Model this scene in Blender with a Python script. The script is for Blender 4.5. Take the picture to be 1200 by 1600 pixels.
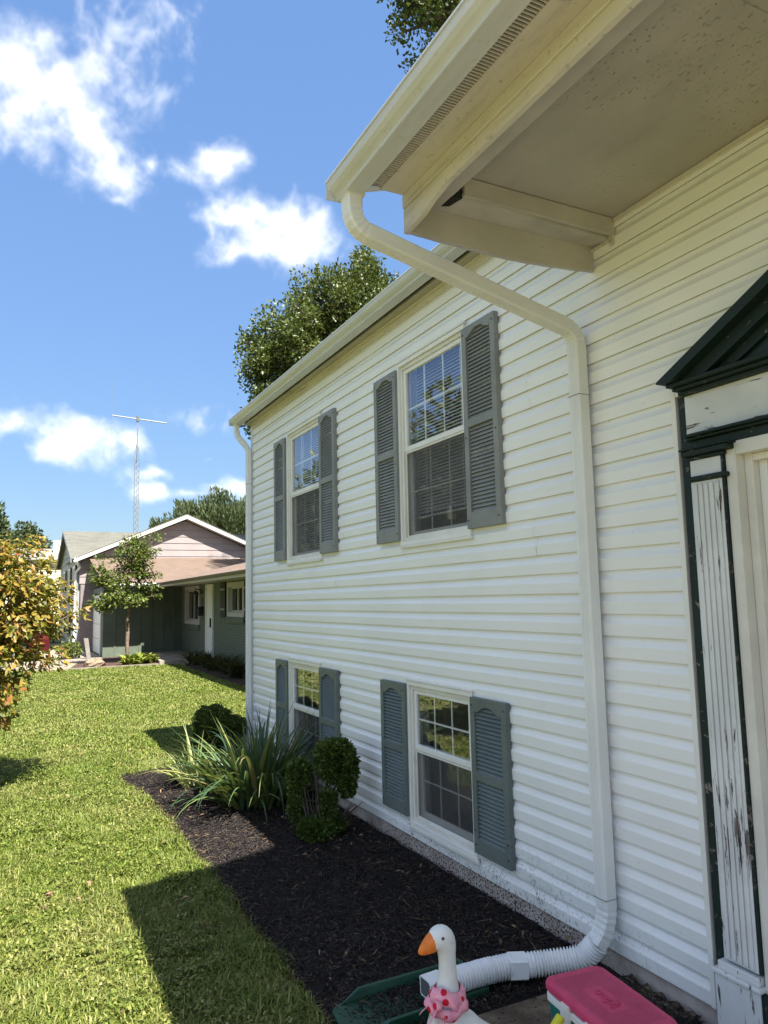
import bpy, bmesh, math, random
import numpy as np
from mathutils import Vector, Matrix

random.seed(7)
RNG = np.random.default_rng(11)
for _o in list(bpy.data.objects):
    bpy.data.objects.remove(_o)
S = bpy.context.scene
COL = S.collection

# ---------------------------------------------------------------- camera
cam_d = bpy.data.cameras.new('camera')
cam = bpy.data.objects.new('camera', cam_d)
COL.objects.link(cam)
_R, _U, _F = [(0.892641, -0.450249, -0.021641), (-0.032741, -0.112642, 0.993096), (0.449578, 0.88577, 0.115291)]
cam.matrix_world = Matrix(((_R[0], _U[0], -_F[0], (-2.54189, 0.0, 1.79297)[0]), (_R[1], _U[1], -_F[1], (-2.54189, 0.0, 1.79297)[1]),
                           (_R[2], _U[2], -_F[2], (-2.54189, 0.0, 1.79297)[2]), (0, 0, 0, 1)))
cam_d.sensor_fit = 'HORIZONTAL'
cam_d.sensor_width = 36.0
cam_d.lens = 34.8133
cam_d.clip_start = 0.05
cam_d.clip_end = 2000.0
S.camera = cam

# ---------------------------------------------------------------- sun, sky, exposure
SUNV = Vector((0.13, -0.68, 1.0)).normalized()          # towards the sun
SUN_EL = math.asin(SUNV.z)
SUN_AZ = math.atan2(SUNV.x, SUNV.y)                      # clockwise from +y
sun_d = bpy.data.lights.new('sun', 'SUN')
sun_d.energy = 3.8
sun_d.angle = math.radians(0.53)
sun_d.color = (1.0, 0.95, 0.86)
sun = bpy.data.objects.new('sun', sun_d)
COL.objects.link(sun)
sun.rotation_euler = (-SUNV).to_track_quat('-Z', 'Y').to_euler()
sun.location = (20, -60, 80)

SKY_STRENGTH = 0.085
S.view_settings.view_transform = 'Standard'
S.view_settings.look = 'None'
S.view_settings.gamma = 1.0
S.view_settings.exposure = 2.12
S.view_settings.use_curve_mapping = False
S.render.film_transparent = False
S.cycles.use_denoising = True
try:
    S.cycles.denoiser = 'OPENIMAGEDENOISE'
except Exception:
    pass
S.cycles.max_bounces = 8
S.cycles.diffuse_bounces = 4
S.cycles.transparent_max_bounces = 12
S.cycles.sample_clamp_indirect = 6.0

# clouds: (direction, first axis / radius, second axis / radius, weight, wispy)
CLOUDS = [
    (0.012, 0.829, 0.559, 19.38, -1.07, 1.157, 2.169, 15.066, -22.41, 1.0, 0.0),
    (0.056, 0.843, 0.535, 18.373, 2.971, -6.602, -9.656, 13.766, -20.678, 1.0, 0.0),
    (-0.017, 0.85, 0.526, 30.644, -3.523, 6.71, 10.592, 22.749, -36.425, 0.8, 0.0),
    (-0.006, 0.827, 0.562, 20.451, -2.932, 4.544, 6.803, 14.509, -21.258, 1.0, 0.0),
    (0.039, 0.835, 0.548, 15.618, 1.137, -2.832, -4.795, 13.909, -20.861, 1.0, 0.0),
    (0.073, 0.847, 0.527, 18.545, 3.754, -8.617, -11.298, 12.671, -18.795, 1.0, 0.0),
    (0.1, 0.863, 0.496, 34.216, -6.779, 4.888, 9.214, 20.031, -36.714, 0.85, 0.0),
    (0.079, 0.812, 0.579, 20.451, -4.473, 3.492, 6.867, 14.646, -21.459, 0.75, 0.0),
    (0.095, 0.878, 0.469, 62.033, -11.347, 8.635, 28.859, 63.188, -124.285, 0.6, 0.0),
    (0.092, 0.79, 0.606, 5.594, -7.937, 9.49, 21.546, 4.407, -9.014, 0.62, 1.0),
    (0.124, 0.797, 0.591, 5.293, -12.447, 15.666, 20.554, 1.231, -5.967, 0.58, 1.0),
    (0.169, 0.843, 0.511, 39.244, -6.772, -1.843, 3.439, 36.761, -61.84, 0.8, 0.0),
    (0.202, 0.827, 0.524, 37.602, -11.353, 3.421, 10.738, 23.253, -40.857, 0.85, 0.0),
    (0.222, 0.816, 0.533, 48.688, -15.774, 3.919, 12.653, 27.349, -47.113, 0.85, 0.0),
    (0.134, 0.851, 0.507, 133.634, -31.122, 16.903, 31.703, 68.81, -123.945, 0.6, 0.0),
    (0.219, 0.858, 0.465, 24.83, -7.378, 1.895, 7.364, 16.205, -33.396, 1.0, 0.0),
    (0.278, 0.837, 0.472, 23.017, -8.257, 1.083, 6.322, 13.897, -28.39, 1.0, 0.0),
    (0.322, 0.83, 0.456, 29.02, -11.634, 0.702, 5.963, 13.174, -28.141, 1.0, 0.0),
    (0.288, 0.854, 0.433, 13.856, -4.952, 0.561, 6.865, 15.279, -34.718, 1.0, 0.0),
    (0.235, 0.878, 0.416, 26.99, -8.042, 1.704, 12.48, 27.912, -65.953, 0.8, 0.0),
    (0.001, 0.977, 0.213, 24.981, -0.472, 2.036, 4.043, 10.286, -47.238, 1.0, 0.0),
    (0.075, 0.977, 0.201, 23.303, -2.067, 1.374, 2.962, 7.728, -38.609, 1.0, 0.0),
    (0.046, 0.982, 0.184, 26.676, -1.551, 1.547, 4.778, 12.816, -69.555, 0.95, 0.0),
    (0.112, 0.974, 0.195, 29.73, -3.713, 1.448, 3.407, 9.008, -46.863, 0.9, 0.0),
    (0.14, 0.969, 0.205, 63.92, -9.844, 2.934, 4.206, 10.974, -54.822, 0.8, 0.0),
    (0.159, 0.973, 0.169, 27.966, -4.724, 0.865, 6.414, 17.967, -109.253, 0.62, 0.0),
    (0.214, 0.947, 0.241, 20.203, -4.048, -2.025, -3.448, 19.48, -73.344, 0.5, 1.0),
    (0.226, 0.955, 0.19, 68.459, -21.672, 27.481, 59.238, 13.23, -137.139, 0.6, 0.0),
    (0.162, 0.977, 0.141, 48.289, -8.186, 1.043, 4.149, 12.678, -92.608, 0.75, 0.0),
    (0.259, 0.955, 0.142, 21.237, -5.771, 0.162, 2.629, 8.033, -58.682, 0.9, 0.0),
    (0.203, 0.969, 0.143, 55.294, -11.723, 0.898, 5.423, 16.469, -118.942, 0.6, 0.0),
]


def lattice_noise(P, seed):
    """value noise on a random lattice, P is (n, 3)"""
    t = np.random.default_rng(seed).random((32, 32, 32), dtype=np.float32)
    i = np.floor(P).astype(np.int32)
    f = (P - i).astype(np.float32)
    f = f * f * (3 - 2 * f)
    i0, i1 = i & 31, (i + 1) & 31
    r = 0
    for a in (0, 1):
        wx = f[:, 0] if a else 1 - f[:, 0]
        xa = (i1 if a else i0)[:, 0]
        for b in (0, 1):
            wy = f[:, 1] if b else 1 - f[:, 1]
            yb = (i1 if b else i0)[:, 1]
            for c in (0, 1):
                wz = f[:, 2] if c else 1 - f[:, 2]
                zc = (i1 if c else i0)[:, 2]
                r = r + wx * wy * wz * t[xa, yb, zc]
    return r


def fbm(P, freq, octaves, gain, seed):
    r, a, s = 0, 1.0, 0
    for k in range(octaves):
        r = r + a * lattice_noise(P * freq + 7.3 * k, seed + k)
        s += a
        freq *= 2.03
        a *= gain
    return r / s


def cloud_image():
    """cover and brightness of the clouds for every direction of the sky, as an equirectangular picture made here"""
    W, H = 4096, 2048
    fwv = np.array(_F, np.float32)
    blobs = [b for b in CLOUDS]
    def field(D, only=None):
        best = np.full(len(D), -9, np.float32)
        acc = np.zeros(len(D), np.float32)
        wis = np.full(len(D), -9, np.float32)
        for b in blobs:
            c = np.array(b[0:3], np.float32)
            u, v = D @ np.array(b[3:6], np.float32), D @ np.array(b[6:9], np.float32)
            r = np.sqrt(u * u + v * v) + np.where(D @ c < .5, 9, 0)
            if b[10]:
                wis = np.maximum(wis, (1.35 - r) * b[9])
            else:
                q = (1.26 - r) * b[9]
                best = np.maximum(best, q)
                acc += np.exp(np.clip(q, -9, 3) * 3.5)
        return np.maximum(np.log(acc + 1e-9) / 3.5, -9), wis

    def dirs(iu, iv):
        ph = (0.5 - (iu + .5) / W) * 2 * np.pi
        th = ((iv + .5) / H - .5) * np.pi
        return np.stack([np.cos(ph) * np.cos(th), np.sin(ph) * np.cos(th), np.sin(th)], -1).astype(np.float32)
    def ss(x, a, b):
        k = np.clip((x - a) / (b - a), 0, 1)
        return k * k * (3 - 2 * k)

    def finish(D, t, w, wv, octaves):
        n1 = fbm(D + wv * .02, 19.0, octaves, .62, 200) - .5
        n2 = fbm(D, 5.0, 3, .5, 300) - .5
        bill = 1 - np.abs(fbm(D + wv * .03, 22.0, 4, .55, 350) - .5) * 2
        dens = t + n1 * 1.9 + n2 * .4 + (bill - .78) * .9
        cover = ss(dens, -.10, 1.45)
        # thin streaks of high cloud
        ax = np.array([.45, .20, .87])
        e1 = unit_(np.cross(ax, [0, 1, 0]))
        e2 = np.cross(ax, e1)
        Q = np.stack([D @ e1 * 46, D @ e2 * 46, D @ ax * 6.5], 1) + wv * 3.0
        streak = fbm(Q, 1.0, 4, .6, 400) - .5
        wc = ss(w + streak * 1.9 + n1 * .7, .05, 1.25) * .62
        a = np.maximum(cover ** 1.25, wc ** 1.3)
        # bright on the side of the sun, a little grey where it is thick
        up = D + np.array(SUNV, np.float32) * .018
        n1b = fbm(up + wv * .02, 19.0, min(5, octaves), .62, 200) - .5
        lit = np.clip(.5 + (n1 - n1b) * 2.6, 0, 1)
        low = np.clip(.5 - n2 * 1.2, 0, 1)
        shade = 1 - .40 * ss(dens, .7, 2.2) * (1 - lit) - .14 * (1 - lit) - .22 * ss(dens, .8, 2.0) * low
        return a, shade

    def warp(D):
        return np.stack([fbm(D, 9.0, 4, .55, 100 + 10 * k) - .5 for k in range(3)], 1).astype(np.float32)
    img = np.zeros((H, W, 4), np.float32)
    img[..., 3] = 1
    # denser unseen clouds, added to light the shaded wall, at a quarter of the resolution
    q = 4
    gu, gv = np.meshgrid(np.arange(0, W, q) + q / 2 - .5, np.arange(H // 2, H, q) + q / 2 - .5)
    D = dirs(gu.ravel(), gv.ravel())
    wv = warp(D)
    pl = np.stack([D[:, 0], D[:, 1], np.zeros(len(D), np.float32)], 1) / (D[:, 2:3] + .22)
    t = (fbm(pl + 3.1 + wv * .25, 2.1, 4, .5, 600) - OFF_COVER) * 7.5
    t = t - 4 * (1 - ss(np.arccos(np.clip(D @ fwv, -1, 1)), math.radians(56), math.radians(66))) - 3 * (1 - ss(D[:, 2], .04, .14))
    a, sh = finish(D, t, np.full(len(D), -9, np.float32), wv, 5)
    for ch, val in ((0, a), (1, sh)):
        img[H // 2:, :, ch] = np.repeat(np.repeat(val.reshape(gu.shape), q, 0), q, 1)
    # coarse pass over the sky in view: where can there be cloud at all
    st = 8
    gu, gv = np.meshgrid(np.arange(0, W, st) + st // 2, np.arange(H // 2, H, st) + st // 2)
    D = dirs(gu.ravel(), gv.ravel())
    t, w = field(D)
    hot = ((np.maximum(t, w) > -.75) & (np.arccos(np.clip(D @ fwv, -1, 1)) < math.radians(56))).reshape(gu.shape)
    cv, cu = np.nonzero(hot)
    ou, ov = np.meshgrid(np.arange(st), np.arange(st))
    iu = (cu[:, None] * st + ou.ravel()[None]).ravel()
    iv = (H // 2 + cv[:, None] * st + ov.ravel()[None]).ravel()
    D = dirs(iu, iv)
    wv = warp(D)
    t, w = field(D + wv * .060)
    a, sh = finish(D, t, w, wv, 7)
    img[iv, iu, 0] = np.maximum(img[iv, iu, 0], a)
    img[iv, iu, 1] = sh
    im = bpy.data.images.new('cloud_cover', W, H, alpha=False, float_buffer=False)
    im.colorspace_settings.name = 'Non-Color'
    im.pixels.foreach_set(img.ravel())
    im.update()
    im.pack()
    return im


def unit_(v):
    v = np.array(v, float)
    return v / np.linalg.norm(v)


def sky_world():
    w = bpy.data.worlds.new('World')
    S.world = w
    w.use_nodes = True
    nt = w.node_tree
    N, Lk = nt.nodes, nt.links
    N.clear()
    out = N.new('ShaderNodeOutputWorld')
    bg = N.new('ShaderNodeBackground')
    bg.inputs['Strength'].default_value = SKY_STRENGTH
    Lk.new(bg.outputs[0], out.inputs[0])
    sky = N.new('ShaderNodeTexSky')
    sky.sky_type = 'NISHITA'
    sky.sun_disc = False
    sky.sun_elevation = SUN_EL
    sky.sun_rotation = SUN_AZ
    sky.altitude = 1000
    sky.air_density = 1.0
    sky.dust_density = 0.25
    sky.ozone_density = 2.5
    # the photograph holds back the bright horizon: compress the sky's luminance evenly, keep its hue
    bw = N.new('ShaderNodeRGBToBW')
    Lk.new(sky.outputs[0], bw.inputs[0])
    pw = N.new('ShaderNodeMath')
    pw.operation = 'POWER'
    Lk.new(bw.outputs[0], pw.inputs[0])
    pw.inputs[1].default_value = -0.62
    vm = N.new('ShaderNodeVectorMath')
    vm.operation = 'SCALE'
    Lk.new(sky.outputs[0], vm.inputs[0])
    Lk.new(pw.outputs[0], vm.inputs['Scale'])
    hs = N.new('ShaderNodeHueSaturation')
    hs.inputs['Saturation'].default_value = 1.06
    Lk.new(vm.outputs[0], hs.inputs['Color'])
    env = N.new('ShaderNodeTexEnvironment')
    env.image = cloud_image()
    env.interpolation = 'Cubic'
    sep = N.new('ShaderNodeSeparateColor')
    Lk.new(env.outputs['Color'], sep.inputs[0])
    cc = N.new('ShaderNodeMix')
    cc.data_type = 'RGBA'
    cc.blend_type = 'MULTIPLY'
    cc.inputs[0].default_value = 1.0
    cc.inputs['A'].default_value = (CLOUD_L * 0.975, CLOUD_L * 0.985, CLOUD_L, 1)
    Lk.new(sep.outputs['Green'], cc.inputs['B'])
    mx = N.new('ShaderNodeMix')
    mx.data_type = 'RGBA'
    Lk.new(sep.outputs['Red'], mx.inputs[0])
    Lk.new(hs.outputs[0], mx.inputs['A'])
    Lk.new(cc.outputs['Result'], mx.inputs['B'])
    Lk.new(mx.outputs['Result'], bg.inputs['Color'])


OFF_COVER = .435  # lower is cloudier; set denser than the view as fill light
CLOUD_L = 4.7  # bright enough to clip, so the clouds also fill the shaded wall
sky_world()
w_ = S.world.cycles
w_.sampling_method = 'MANUAL'
w_.sample_map_resolution = 1024

# ---------------------------------------------------------------- helpers
def wloc(o):
    v = Vector((0, 0, 0))
    while o is not None:
        v += o.location
        o = o.parent
    return v


def tag(o, label=None, cat=None, group=None, kind=None):
    if label:
        o['label'] = label
    if cat:
        o['category'] = cat
    if group:
        o['group'] = group
    if kind:
        o['kind'] = kind
    return o


def thing(name, label, cat, loc=(0, 0, 0), group=None):
    o = bpy.data.objects.new(name, None)
    o.empty_display_size = 0.1
    COL.objects.link(o)
    o.location = loc
    return tag(o, label, cat, group)


def link(name, me, parent=None):
    o = bpy.data.objects.new(name, me)
    COL.objects.link(o)
    if parent is not None:
        o.parent = parent
    return o


class M:
    """collects shapes in world coordinates; build() links them as one mesh object under a parent"""

    def __init__(s):
        s.v, s.f, s.sm = [], [], []

    def add(s, vs, fs, smooth=False):
        k = len(s.v)
        s.v += [tuple(p) for p in vs]
        s.f += [tuple(i + k for i in f) for f in fs]
        s.sm += [smooth] * len(fs)
        return s

    def box(s, x0, x1, y0, y1, z0, z1):
        return s.add([(x0, y0, z0), (x1, y0, z0), (x1, y1, z0), (x0, y1, z0), (x0, y0, z1), (x1, y0, z1), (x1, y1, z1), (x0, y1, z1)],
                     [(0, 3, 2, 1), (4, 5, 6, 7), (0, 1, 5, 4), (1, 2, 6, 5), (2, 3, 7, 6), (3, 0, 4, 7)])

    def hexa(s, bottom, top):
        return s.add(list(bottom) + list(top), [(0, 3, 2, 1), (4, 5, 6, 7), (0, 1, 5, 4), (1, 2, 6, 5), (2, 3, 7, 6), (3, 0, 4, 7)])

    def prism(s, poly, axis, a, b, smooth=False):
        """poly: 2d points in the plane across axis: 'y' -> (x, z), 'x' -> (y, z), 'z' -> (x, y)"""
        def P3(p, t):
            return {'y': (p[0], t, p[1]), 'x': (t, p[0], p[1]), 'z': (p[0], p[1], t)}[axis]
        n = len(poly)
        s.add([P3(p, a) for p in poly] + [P3(p, b) for p in poly],
              [(i, (i + 1) % n, n + (i + 1) % n, n + i) for i in range(n)], smooth)
        s.add([P3(p, a) for p in poly], [tuple(range(n - 1, -1, -1))])
        s.add([P3(p, b) for p in poly], [tuple(range(n))])
        return s

    def poly(s, pts):
        return s.add(pts, [tuple(range(len(pts)))])

    def rings(s, rings, cap=True, smooth=True):
        n = len(rings[0])
        vs = [p for r in rings for p in r]
        fs = []
        for i in range(len(rings) - 1):
            for j in range(n):
                a, b = i * n + j, i * n + (j + 1) % n
                fs.append((a, b, b + n, a + n))
        s.add(vs, fs, smooth)
        if cap:
            s.add(rings[0], [tuple(range(n - 1, -1, -1))])
            s.add(rings[-1], [tuple(range(n))])
        return s

    def tube(s, path, rad, n=8, smooth=True, cap=True):
        path = [Vector(p) for p in path]
        R = rad if isinstance(rad, (list, tuple)) else [rad] * len(path)
        up = Vector((0, 0, 1))
        rs = []
        pu = None
        for i, p in enumerate(path):
            t = (path[min(i + 1, len(path) - 1)] - path[max(i - 1, 0)]).normalized()
            if pu is None:
                pu = t.cross(up)
                if pu.length < 1e-3:
                    pu = t.cross(Vector((1, 0, 0)))
            pu = (pu - t * pu.dot(t)).normalized()
            w = t.cross(pu)
            rs.append([tuple(p + (pu * math.cos(2 * math.pi * k / n) + w * math.sin(2 * math.pi * k / n)) * R[i]) for k in range(n)])
        return s.rings(rs, cap, smooth)

    def ellipsoid(s, c, r, nu=16, nv=10, rot=None):
        rs = []
        for i in range(nv + 1):
            a = -math.pi / 2 + math.pi * min(max(i / nv, .02), .98)
            ring = []
            for j in range(nu):
                b = 2 * math.pi * j / nu
                p = Vector((r[0] * math.cos(a) * math.cos(b), r[1] * math.cos(a) * math.sin(b), r[2] * math.sin(a)))
                if rot is not None:
                    p = rot @ p
                ring.append(tuple(Vector(c) + p))
            rs.append(ring)
        return s.rings(rs)

    def mesh(s, name, mat, off=(0, 0, 0)):
        me = bpy.data.meshes.new(name)
        ox, oy, oz = off
        me.from_pydata([(float(x - ox), float(y - oy), float(z - oz)) for x, y, z in s.v], [], s.f)
        me.polygons.foreach_set('use_smooth', s.sm)
        if mat:
            me.materials.append(mat)
        me.update()
        return me

    def build(s, name, mat, parent=None, bevel=0.0, loc=None):
        off = wloc(parent) if parent is not None else (Vector(loc) if loc else Vector((0, 0, 0)))
        o = link(name, s.mesh(name, mat, off), parent)
        if parent is None and loc:
            o.location = loc
        if bevel:
            b = o.modifiers.new('bevel', 'BEVEL')
            b.width = bevel
            b.segments = 2
            b.limit_method = 'ANGLE'
            b.angle_limit = math.radians(50)
        return o


def np_mesh(name, V, F, mat, smooth=False):
    """fast mesh from numpy arrays; F is (n, k)"""
    me = bpy.data.meshes.new(name)
    V = np.ascontiguousarray(V, dtype=np.float32)
    F = np.ascontiguousarray(F, dtype=np.int32)
    me.vertices.add(len(V))
    me.vertices.foreach_set('co', V.ravel())
    k = F.shape[1]
    me.loops.add(F.size)
    me.loops.foreach_set('vertex_index', F.ravel())
    me.polygons.add(len(F))
    me.polygons.foreach_set('loop_start', np.arange(0, F.size, k, dtype=np.int32))
    try:
        me.polygons.foreach_set('loop_total', np.full(len(F), k, dtype=np.int32))
    except Exception:
        pass
    if smooth:
        me.polygons.foreach_set('use_smooth', np.ones(len(F), dtype=bool))
    me.materials.append(mat)
    me.update(calc_edges=True)
    me.validate()
    return me


# ---------------------------------------------------------------- materials
class Mat:
    def __init__(s, name):
        s.m = bpy.data.materials.new(name)
        s.m.use_nodes = True
        s.nt = s.m.node_tree
        s.N, s.L = s.nt.nodes, s.nt.links
        s.b = s.N['Principled BSDF']
        g = s.N.new('ShaderNodeNewGeometry')
        s.pos = g.outputs['Position']
        s.geo = g
        s._bump = None

    def put(s, sock, x):
        if isinstance(x, (int, float)):
            sock.default_value = x
        elif isinstance(x, (tuple, list)):
            sock.default_value = tuple(x) + ((1,) if len(x) == 3 and sock.type == 'RGBA' else ())
        else:
            s.L.new(x, sock)

    def math(s, op, a, b=0.0, c=None, clamp=False):
        n = s.N.new('ShaderNodeMath')
        n.operation = op
        n.use_clamp = clamp
        s.put(n.inputs[0], a)
        s.put(n.inputs[1], b)
        if c is not None:
            s.put(n.inputs[2], c)
        return n.outputs[0]

    def scale(s, sc, v=None):
        n = s.N.new('ShaderNodeMapping')
        s.L.new(v if v is not None else s.pos, n.inputs[0])
        n.inputs['Scale'].default_value = sc
        return n.outputs[0]

    def noise(s, scale, detail=4, rough=.55, v=None, dist=0.0):
        n = s.N.new('ShaderNodeTexNoise')
        s.L.new(v if v is not None else s.pos, n.inputs['Vector'])
        n.inputs['Scale'].default_value = scale
        n.inputs['Detail'].default_value = detail
        n.inputs['Roughness'].default_value = rough
        n.inputs['Distortion'].default_value = dist
        return n.outputs['Fac']

    def voronoi(s, scale, v=None, feature='F1', out='Distance'):
        n = s.N.new('ShaderNodeTexVoronoi')
        n.feature = feature
        s.L.new(v if v is not None else s.pos, n.inputs['Vector'])
        n.inputs['Scale'].default_value = scale
        return n.outputs[out]

    def ramp(s, x, lo, hi, a=0.0, b=1.0, smooth=True):
        n = s.N.new('ShaderNodeMapRange')
        n.interpolation_type = 'SMOOTHSTEP' if smooth else 'LINEAR'
        s.put(n.inputs[0], x)
        for i, k in enumerate((lo, hi, a, b)):
            n.inputs[i + 1].default_value = k
        return n.outputs[0]

    def mix(s, f, a, b, mode='MIX'):
        n = s.N.new('ShaderNodeMix')
        n.data_type = 'RGBA'
        n.blend_type = mode
        s.put(n.inputs[0], f)
        s.put(n.inputs['A'], a)
        s.put(n.inputs['B'], b)
        return n.outputs['Result']

    def cramp(s, x, stops):
        n = s.N.new('ShaderNodeValToRGB')
        e = n.color_ramp.elements
        while len(e) < len(stops):
            e.new(.5)
        for i, (p, c) in enumerate(stops):
            e[i].position = p
            e[i].color = tuple(c) + (1,)
        s.put(n.inputs[0], x)
        return n.outputs[0]

    def xyz(s):
        n = s.N.new('ShaderNodeSeparateXYZ')
        s.L.new(s.pos, n.inputs[0])
        return n.outputs

    def bump(s, h, strength=.3, dist=.01):
        n = s.N.new('ShaderNodeBump')
        n.inputs['Strength'].default_value = strength
        n.inputs['Distance'].default_value = dist
        s.put(n.inputs['Height'], h)
        if s._bump is not None:
            s.L.new(s._bump, n.inputs['Normal'])
        s._bump = n.outputs[0]
        s.L.new(n.outputs[0], s.b.inputs['Normal'])
        return s

    def set(s, color=None, rough=None, metal=None, spec=None, **kw):
        if color is not None:
            s.put(s.b.inputs['Base Color'], color)
        if rough is not None:
            s.put(s.b.inputs['Roughness'], rough)
        if metal is not None:
            s.put(s.b.inputs['Metallic'], metal)
        if spec is not None:
            s.put(s.b.inputs['Specular IOR Level'], spec)
        for k, v in kw.items():
            s.put(s.b.inputs[k.replace('_', ' ')], v)
        return s

    def island(s):
        """a random number per leaf, whether it is an object or a piece of a mesh"""
        oi = s.N.new('ShaderNodeObjectInfo')
        return s.math('FRACT', s.math('ADD', oi.outputs['Random'], s.geo.outputs['Random Per Island']))


def plain(name, c, rough=.6, var=.12, vscale=6, bump=0.0, bscale=60, spec=.4, metal=0.0):
    m = Mat(name)
    n = m.noise(vscale, 5, .6)
    dark = tuple(k * (1 - var) for k in c)
    lite = tuple(min(1, k * (1 + var)) for k in c)
    m.set(m.mix(m.ramp(n, .3, .7), dark, lite), rough, metal, spec)
    if bump:
        m.bump(m.noise(bscale, 4, .6), bump, .004)
    return m.m


def mat_siding():
    m = Mat('vinyl_siding')
    x, y, z = m.xyz()
    base = m.mix(m.ramp(m.noise(1.3, 3), .35, .65), (.83, .835, .825), (.865, .87, .86))
    grain = m.noise(1.0, 5, .65, m.scale((30, 3.0, 160)))
    base = m.mix(m.ramp(grain, .42, .7, 0, .10), base, (.64, .63, .58))
    # splashed soil and mildew low on the wall
    low = m.ramp(z, .16, .62, 1.0, 0.0)
    along = m.math('MULTIPLY', m.ramp(y, 2.3, 3.2), m.ramp(y, 4.6, 5.4, 1, 0))
    sp = m.ramp(m.noise(80, 3, .7, m.scale((1, 1, .7))), .545, .60)
    patch = m.ramp(m.noise(5, 4, .6), .36, .62)
    sp = m.math('MULTIPLY', m.math('MULTIPLY', sp, m.math('POWER', low, 1.3)), m.math('ADD', m.math('MULTIPLY', along, patch), .05), clamp=True)
    base = m.mix(m.math('MULTIPLY', low, m.ramp(m.noise(3, 4), .4, .75, 0, .3)), base, (.45, .44, .38))
    base = m.mix(m.math('MULTIPLY', sp, .92), base, (.035, .033, .03))
    spot = m.ramp(m.noise(40, 2, .5, m.scale((1, .6, 1))), .74, .78, 0, .35)
    base = m.mix(spot, base, (.4, .4, .36))
    m.set(base, m.ramp(grain, .3, .8, .42, .55), spec=.4)
    m.bump(grain, .12, .002)
    return m.m


def mat_peeling(name, paint, under, amount, rough=.6, streak=(6, 6, 1.2), scale=9, extra=None):
    m = Mat(name)
    n = m.noise(scale, 7, .66, m.scale(streak), .4)
    n2 = m.noise(1.6, 3)
    lvl = m.math('ADD', n, m.math('MULTIPLY', m.math('SUBTRACT', n2, .5), .5))
    if extra is not None:
        lvl = m.math('ADD', lvl, extra(m))
    f = m.ramp(lvl, amount, amount + .03)
    pc = m.mix(m.ramp(m.noise(4, 4), .35, .7), tuple(k * .85 for k in paint), paint)
    uc = m.mix(m.ramp(m.noise(60, 4, .6, m.scale((1, 1, .15))), .35, .65), tuple(k * .4 for k in under), under)
    m.set(m.mix(f, pc, uc), m.ramp(f, 0, 1, rough, .9), spec=.35)
    m.bump(m.math('SUBTRACT', 1.0, f), .5, .003)
    return m.m


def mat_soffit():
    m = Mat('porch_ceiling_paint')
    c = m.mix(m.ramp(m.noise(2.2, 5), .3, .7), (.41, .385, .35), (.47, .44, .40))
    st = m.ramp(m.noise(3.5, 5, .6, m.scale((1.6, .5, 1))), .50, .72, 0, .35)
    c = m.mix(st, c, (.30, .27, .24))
    x, y, z = m.xyz()
    edge = m.math('MULTIPLY', m.ramp(x, -.95, -.70, 1, 0), m.ramp(m.noise(5, 5), .35, .65, 0, .5))
    c = m.mix(edge, c, (.24, .20, .19))
    # lifted flakes of paint in patches
    fl = m.noise(52, 3, .55, m.scale((1.5, .8, 1)), .3)
    pt = m.ramp(m.noise(2.3, 3, .5), .48, .66)
    flk = m.math('MULTIPLY', m.ramp(fl, .645, .68), pt)
    c = m.mix(m.math('MULTIPLY', flk, .4), c, (.27, .24, .20))
    seam = m.ramp(m.math('ABSOLUTE', m.math('SUBTRACT', y, 1.33)), .0, .006, 1, 0)
    c = m.mix(m.math('MULTIPLY', seam, .5), c, (.2, .18, .15))
    m.set(c, .7, spec=.3)
    m.bump(m.math('ADD', m.math('MULTIPLY', flk, 1.0), m.math('MULTIPLY', m.noise(60, 4), .12)), .8, .012)
    return m.m


def mat_stained(name, c, stain, amt=.5, streak=(3, .35, 3), scale=4, rough=.6):
    m = Mat(name)
    f = m.ramp(m.noise(scale, 6, .65, m.scale(streak)), .48, .75, 0, amt)
    g = m.ramp(m.noise(38, 4, .6), .60, .72, 0, amt * .7)
    col = m.mix(f, m.mix(m.ramp(m.noise(1.4, 3), .3, .7), tuple(k * .93 for k in c), c), stain)
    col = m.mix(g, col, tuple(k * .5 for k in stain))
    m.set(col, rough, spec=.35)
    m.bump(m.noise(70, 4), .1, .003)
    return m.m


def mat_foundation():
    m = Mat('foundation_stucco')
    x, y, z = m.xyz()
    c = m.mix(m.ramp(m.noise(7, 5), .3, .7), (.36, .29, .25), (.50, .45, .41))
    sp = m.ramp(m.noise(75, 3, .7), .50, .57)
    al = m.math('MULTIPLY', m.ramp(y, 2.6, 3.1), m.ramp(y, 4.7, 5.5, 1, .1))
    c = m.mix(m.math('MULTIPLY', sp, al), c, (.03, .028, .026))
    m.set(c, .9, spec=.2)
    m.bump(m.noise(50, 5), .5, .006)
    return m.m


def mat_leaf(name, stops, rough=.5, trans=.25, spec=.35):
    m = Mat(name)
    r = m.island()
    c = m.cramp(r, stops)
    big = m.noise(1.6, 2)
    c = m.mix(m.ramp(big, .3, .7, 0, .35), c, tuple(k * .6 for k in stops[0][1]))
    m.set(c, rough, spec=spec)
    if trans:
        t = m.N.new('ShaderNodeBsdfTranslucent')
        m.L.new(m.mix(.5, c, (.35, .42, .05), 'MIX'), t.inputs['Color'])
        mx = m.N.new('ShaderNodeMixShader')
        mx.inputs[0].default_value = trans
        m.L.new(m.b.outputs[0], mx.inputs[1])
        m.L.new(t.outputs[0], mx.inputs[2])
        m.L.new(mx.outputs[0], m.N['Material Output'].inputs[0])
    return m.m


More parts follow.
